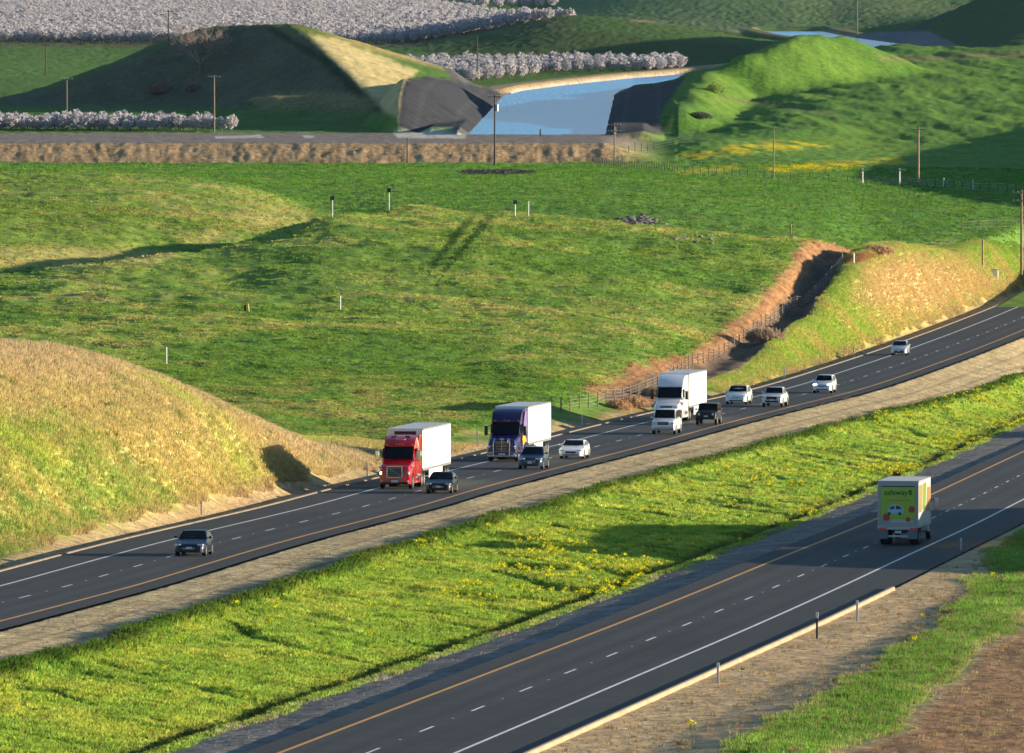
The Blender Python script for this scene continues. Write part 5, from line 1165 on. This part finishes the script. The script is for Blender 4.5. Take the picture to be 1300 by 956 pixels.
p = hit(311, 396); root = thing('survey_stand', 'small yellow stand of two posts in the meadow', 'stand', p); yl = mm('yellow_paint', (.55, .42, .05), .6)
for s in (-.32, .32): mb = MB(); mb.tube((s*1.3, 0, -.2), (s*.8, 0, 1.0), .07, k=6); mb.build('leg', yl, root)
MB().box((-.4, -.05, .85), (.4, .05, 1.02)).build('crossbar', yl, root); MB().box((-.12, -.3, .0), (.12, .1, .75)).build('dark_plate', black, root)
p = hit(319, 396); root = thing('marker_post', 'thin yellow topped rod beside the yellow stand in the meadow', 'post', p); mb = MB(); mb.tube((0, 0, -.2), (0, 0, 1.55), .04, k=6); mb.build('post', wood, root); MB().box((-.14, -.03, 1.4), (.14, .03, 1.6)).build('tip_plate', yl, root)
p = hit(1263, 354); root = thing('signal_cabinet', 'small white cabinet at the right end of the tan hill', 'cabinet', p); MB().box((-.45, -.35, -.1), (.45, .35, 1.3), .04).build('housing', white, root, 30); MB().box((-.5, -.42, 1.3), (.5, .4, 1.38)).build('lid', steel, root)
# roadside delineators: flexible flat posts with reflectors
dl = [(255, 653, 636, 'pale roadside marker below the tan slope, behind the lone dark sedan'), (466, 606, 588, 'pale roadside marker in the gravel just left of the red truck'), (606, 566, 546, 'pale roadside marker between the red and the purple truck'), (739, 542, 527, 'pale roadside marker just right of the purple truck'), (996, 481, 466, 'pale roadside marker behind the white pickup'), (1048, 452, 438, 'pale roadside marker on the verge left of the far silver hatchback, the left of two'), (1084, 453, 440, 'pale roadside marker on the verge nearest the far silver hatchback'),
      (912, 868, 841, 'pale marker at the near end of the sunlit kerb'), (1038, 811, 777, 'dark marker with pale top halfway along the sunlit kerb'), (1089, 789, 762, 'pale marker behind the kerb, right of the dark marker'), (1221, 704, 683, 'pale marker on the shaded verge right of the delivery truck')]
for u, v, vt, lab in dl:
    p = hit(u, v); h = (v - vt) * p.y / F; root = thing('roadside_marker', lab, 'marker post', p, group='roadside marker posts'); dk = 'dark' in lab[:5]
    MB().box((-.055, -.02, -.2), (.055, .02, h * (.78 if dk else .999)), .008).build('post', black if dk else mm('grey_plastic', (.42, .43, .42), .6), root)
    MB().box((-.065, -.03, h * .78), (.065, .03, h), .008).build('reflector', mm('reflector_grey', (.50, .53, .58), .4), root)
# fences
def fence(P, step, hgt, lab, m, wires=4, rp=.06):
    pts = [hit(u, v) for u, v in P]; root = thing('wire_fence', lab, 'fence', pts[0]); o0 = pts[0]; seq = []
    for a_, b_ in zip(pts[:-1], pts[1:]):
        n_ = max(1, int((b_ - a_).length / step)); seq += [a_.lerp(b_, i / n_) for i in range(n_)]
    seq.append(pts[-1]); seq = seq[:100]
    for s_ in seq: s_.z = float(zat(s_.x, s_.y))
    base = None
    for s_ in seq:
        if base is None:
            mb = MB(); mb.tube((0, 0, -.3), (0, 0, hgt), rp, rp * .9, 6); base = mb.build('fence_post', m, root); o = base
        else: o = base.copy(); COL.objects.link(o); o.parent = root
        o.location = s_ - o0; o.scale = (1, 1, rnd.uniform(.9, 1.12)); o.rotation_euler = (rnd.uniform(-.04, .04), rnd.uniform(-.04, .04), 0)
    mb = MB()
    for k in range(wires):
        z_ = hgt * (.25 + .7 * k / max(1, wires - 1))
        for a_, b_ in zip(seq[:-1], seq[1:]): mb.tube(a_ - o0 + Vector((0, 0, z_)), b_ - o0 + Vector((0, 0, z_)), .012, k=3, caps=False)
    mb.build('wire', steel, root); return root
fence([(700, 524), (770, 511), (830, 496), (880, 464), (945, 433), (1004, 393), (1070, 336)], 5.6, 1.25, 'wire fence along the edge of the brown ditch behind the near road', wood, 4, .07)
fence([(748, 206), (790, 213), (860, 219), (980, 227), (1100, 233), (1290, 244)], 3.2, 1.3, 'long dark wire fence crossing the field below the yellow flower bands', dwood, 3, .07)
fence([(790, 206), (830, 190), (880, 180)], 6, 1.4, 'wire fence beside the track that curves up to the canal', dwood, 3, .07)
fence([(1222, 292), (1290, 290)], 4, 1.2, 'short wire fence in the green field behind the tan hill', wood, 2, .07)
EXPOSURE = 1.25; HAZE = 5e-6
# ================================================================== sky, sun, air, camera
w = bpy.data.worlds.new('World'); scene.world = w; w.use_nodes = True; nt = w.node_tree
sky = nt.nodes.new('ShaderNodeTexSky'); sky.sky_type = 'NISHITA'; sky.sun_disc = False
sky.sun_elevation = math.radians(SUN_EL); sky.sun_rotation = math.radians(90 - SUN_AZ); sky.air_density = 1.0; sky.dust_density = .2; sky.ozone_density = 3.0
nt.links.new(sky.outputs[0], nt.nodes['Background'].inputs[0]); nt.nodes['Background'].inputs[1].default_value = .09
sl = bpy.data.lights.new('sun', 'SUN'); sl.energy = 4.6; sl.angle = math.radians(.55); sl.color = (1, .85, .63)
so = put(bpy.data.objects.new('sun', sl))
e, a = math.radians(SUN_EL), math.radians(SUN_AZ)
so.rotation_euler = Vector((math.cos(a)*math.cos(e), math.sin(a)*math.cos(e), math.sin(e))).to_track_quat('Z', 'Y').to_euler()
cam = bpy.data.cameras.new('camera'); cam.sensor_width = 36; cam.lens = 36 * F / 1300; cam.clip_start = 1; cam.clip_end = 30000
co = put(bpy.data.objects.new('camera', cam)); co.location = (0, 0, CZ); co.rotation_euler = (math.pi/2 - PITCH, 0, 0)
scene.camera = co
vs = scene.view_settings; vs.view_transform = 'Standard'; vs.look = 'None'; vs.exposure = EXPOSURE; vs.gamma = 1; vs.use_curve_mapping = False
scene.cycles.use_denoising = True; scene.cycles.max_bounces = 5; scene.cycles.diffuse_bounces = 2; scene.cycles.glossy_bounces = 3; scene.cycles.volume_bounces = 0
scene.cycles.use_adaptive_sampling = True; scene.cycles.adaptive_threshold = .02
if HAZE > 0:
    m = bpy.data.materials.new('air'); m.use_nodes = True; nt = m.node_tree; nt.nodes.remove(nt.nodes['Principled BSDF'])
    pv = nt.nodes.new('ShaderNodeVolumePrincipled'); pv.inputs['Color'].default_value = (.48, .70, 1, 1); pv.inputs['Density'].default_value = HAZE; pv.inputs['Anisotropy'].default_value = .1
    nt.links.new(pv.outputs[0], nt.nodes['Material Output'].inputs['Volume'])
    zl_, zh_ = float(Z.min()) - 1.0, max(float(Z.max()), CZ) + 15
    hb = MB().box((-2600, -60, zl_), (2600, 9700, zh_)).build('haze', m); hb['kind'] = 'stuff'
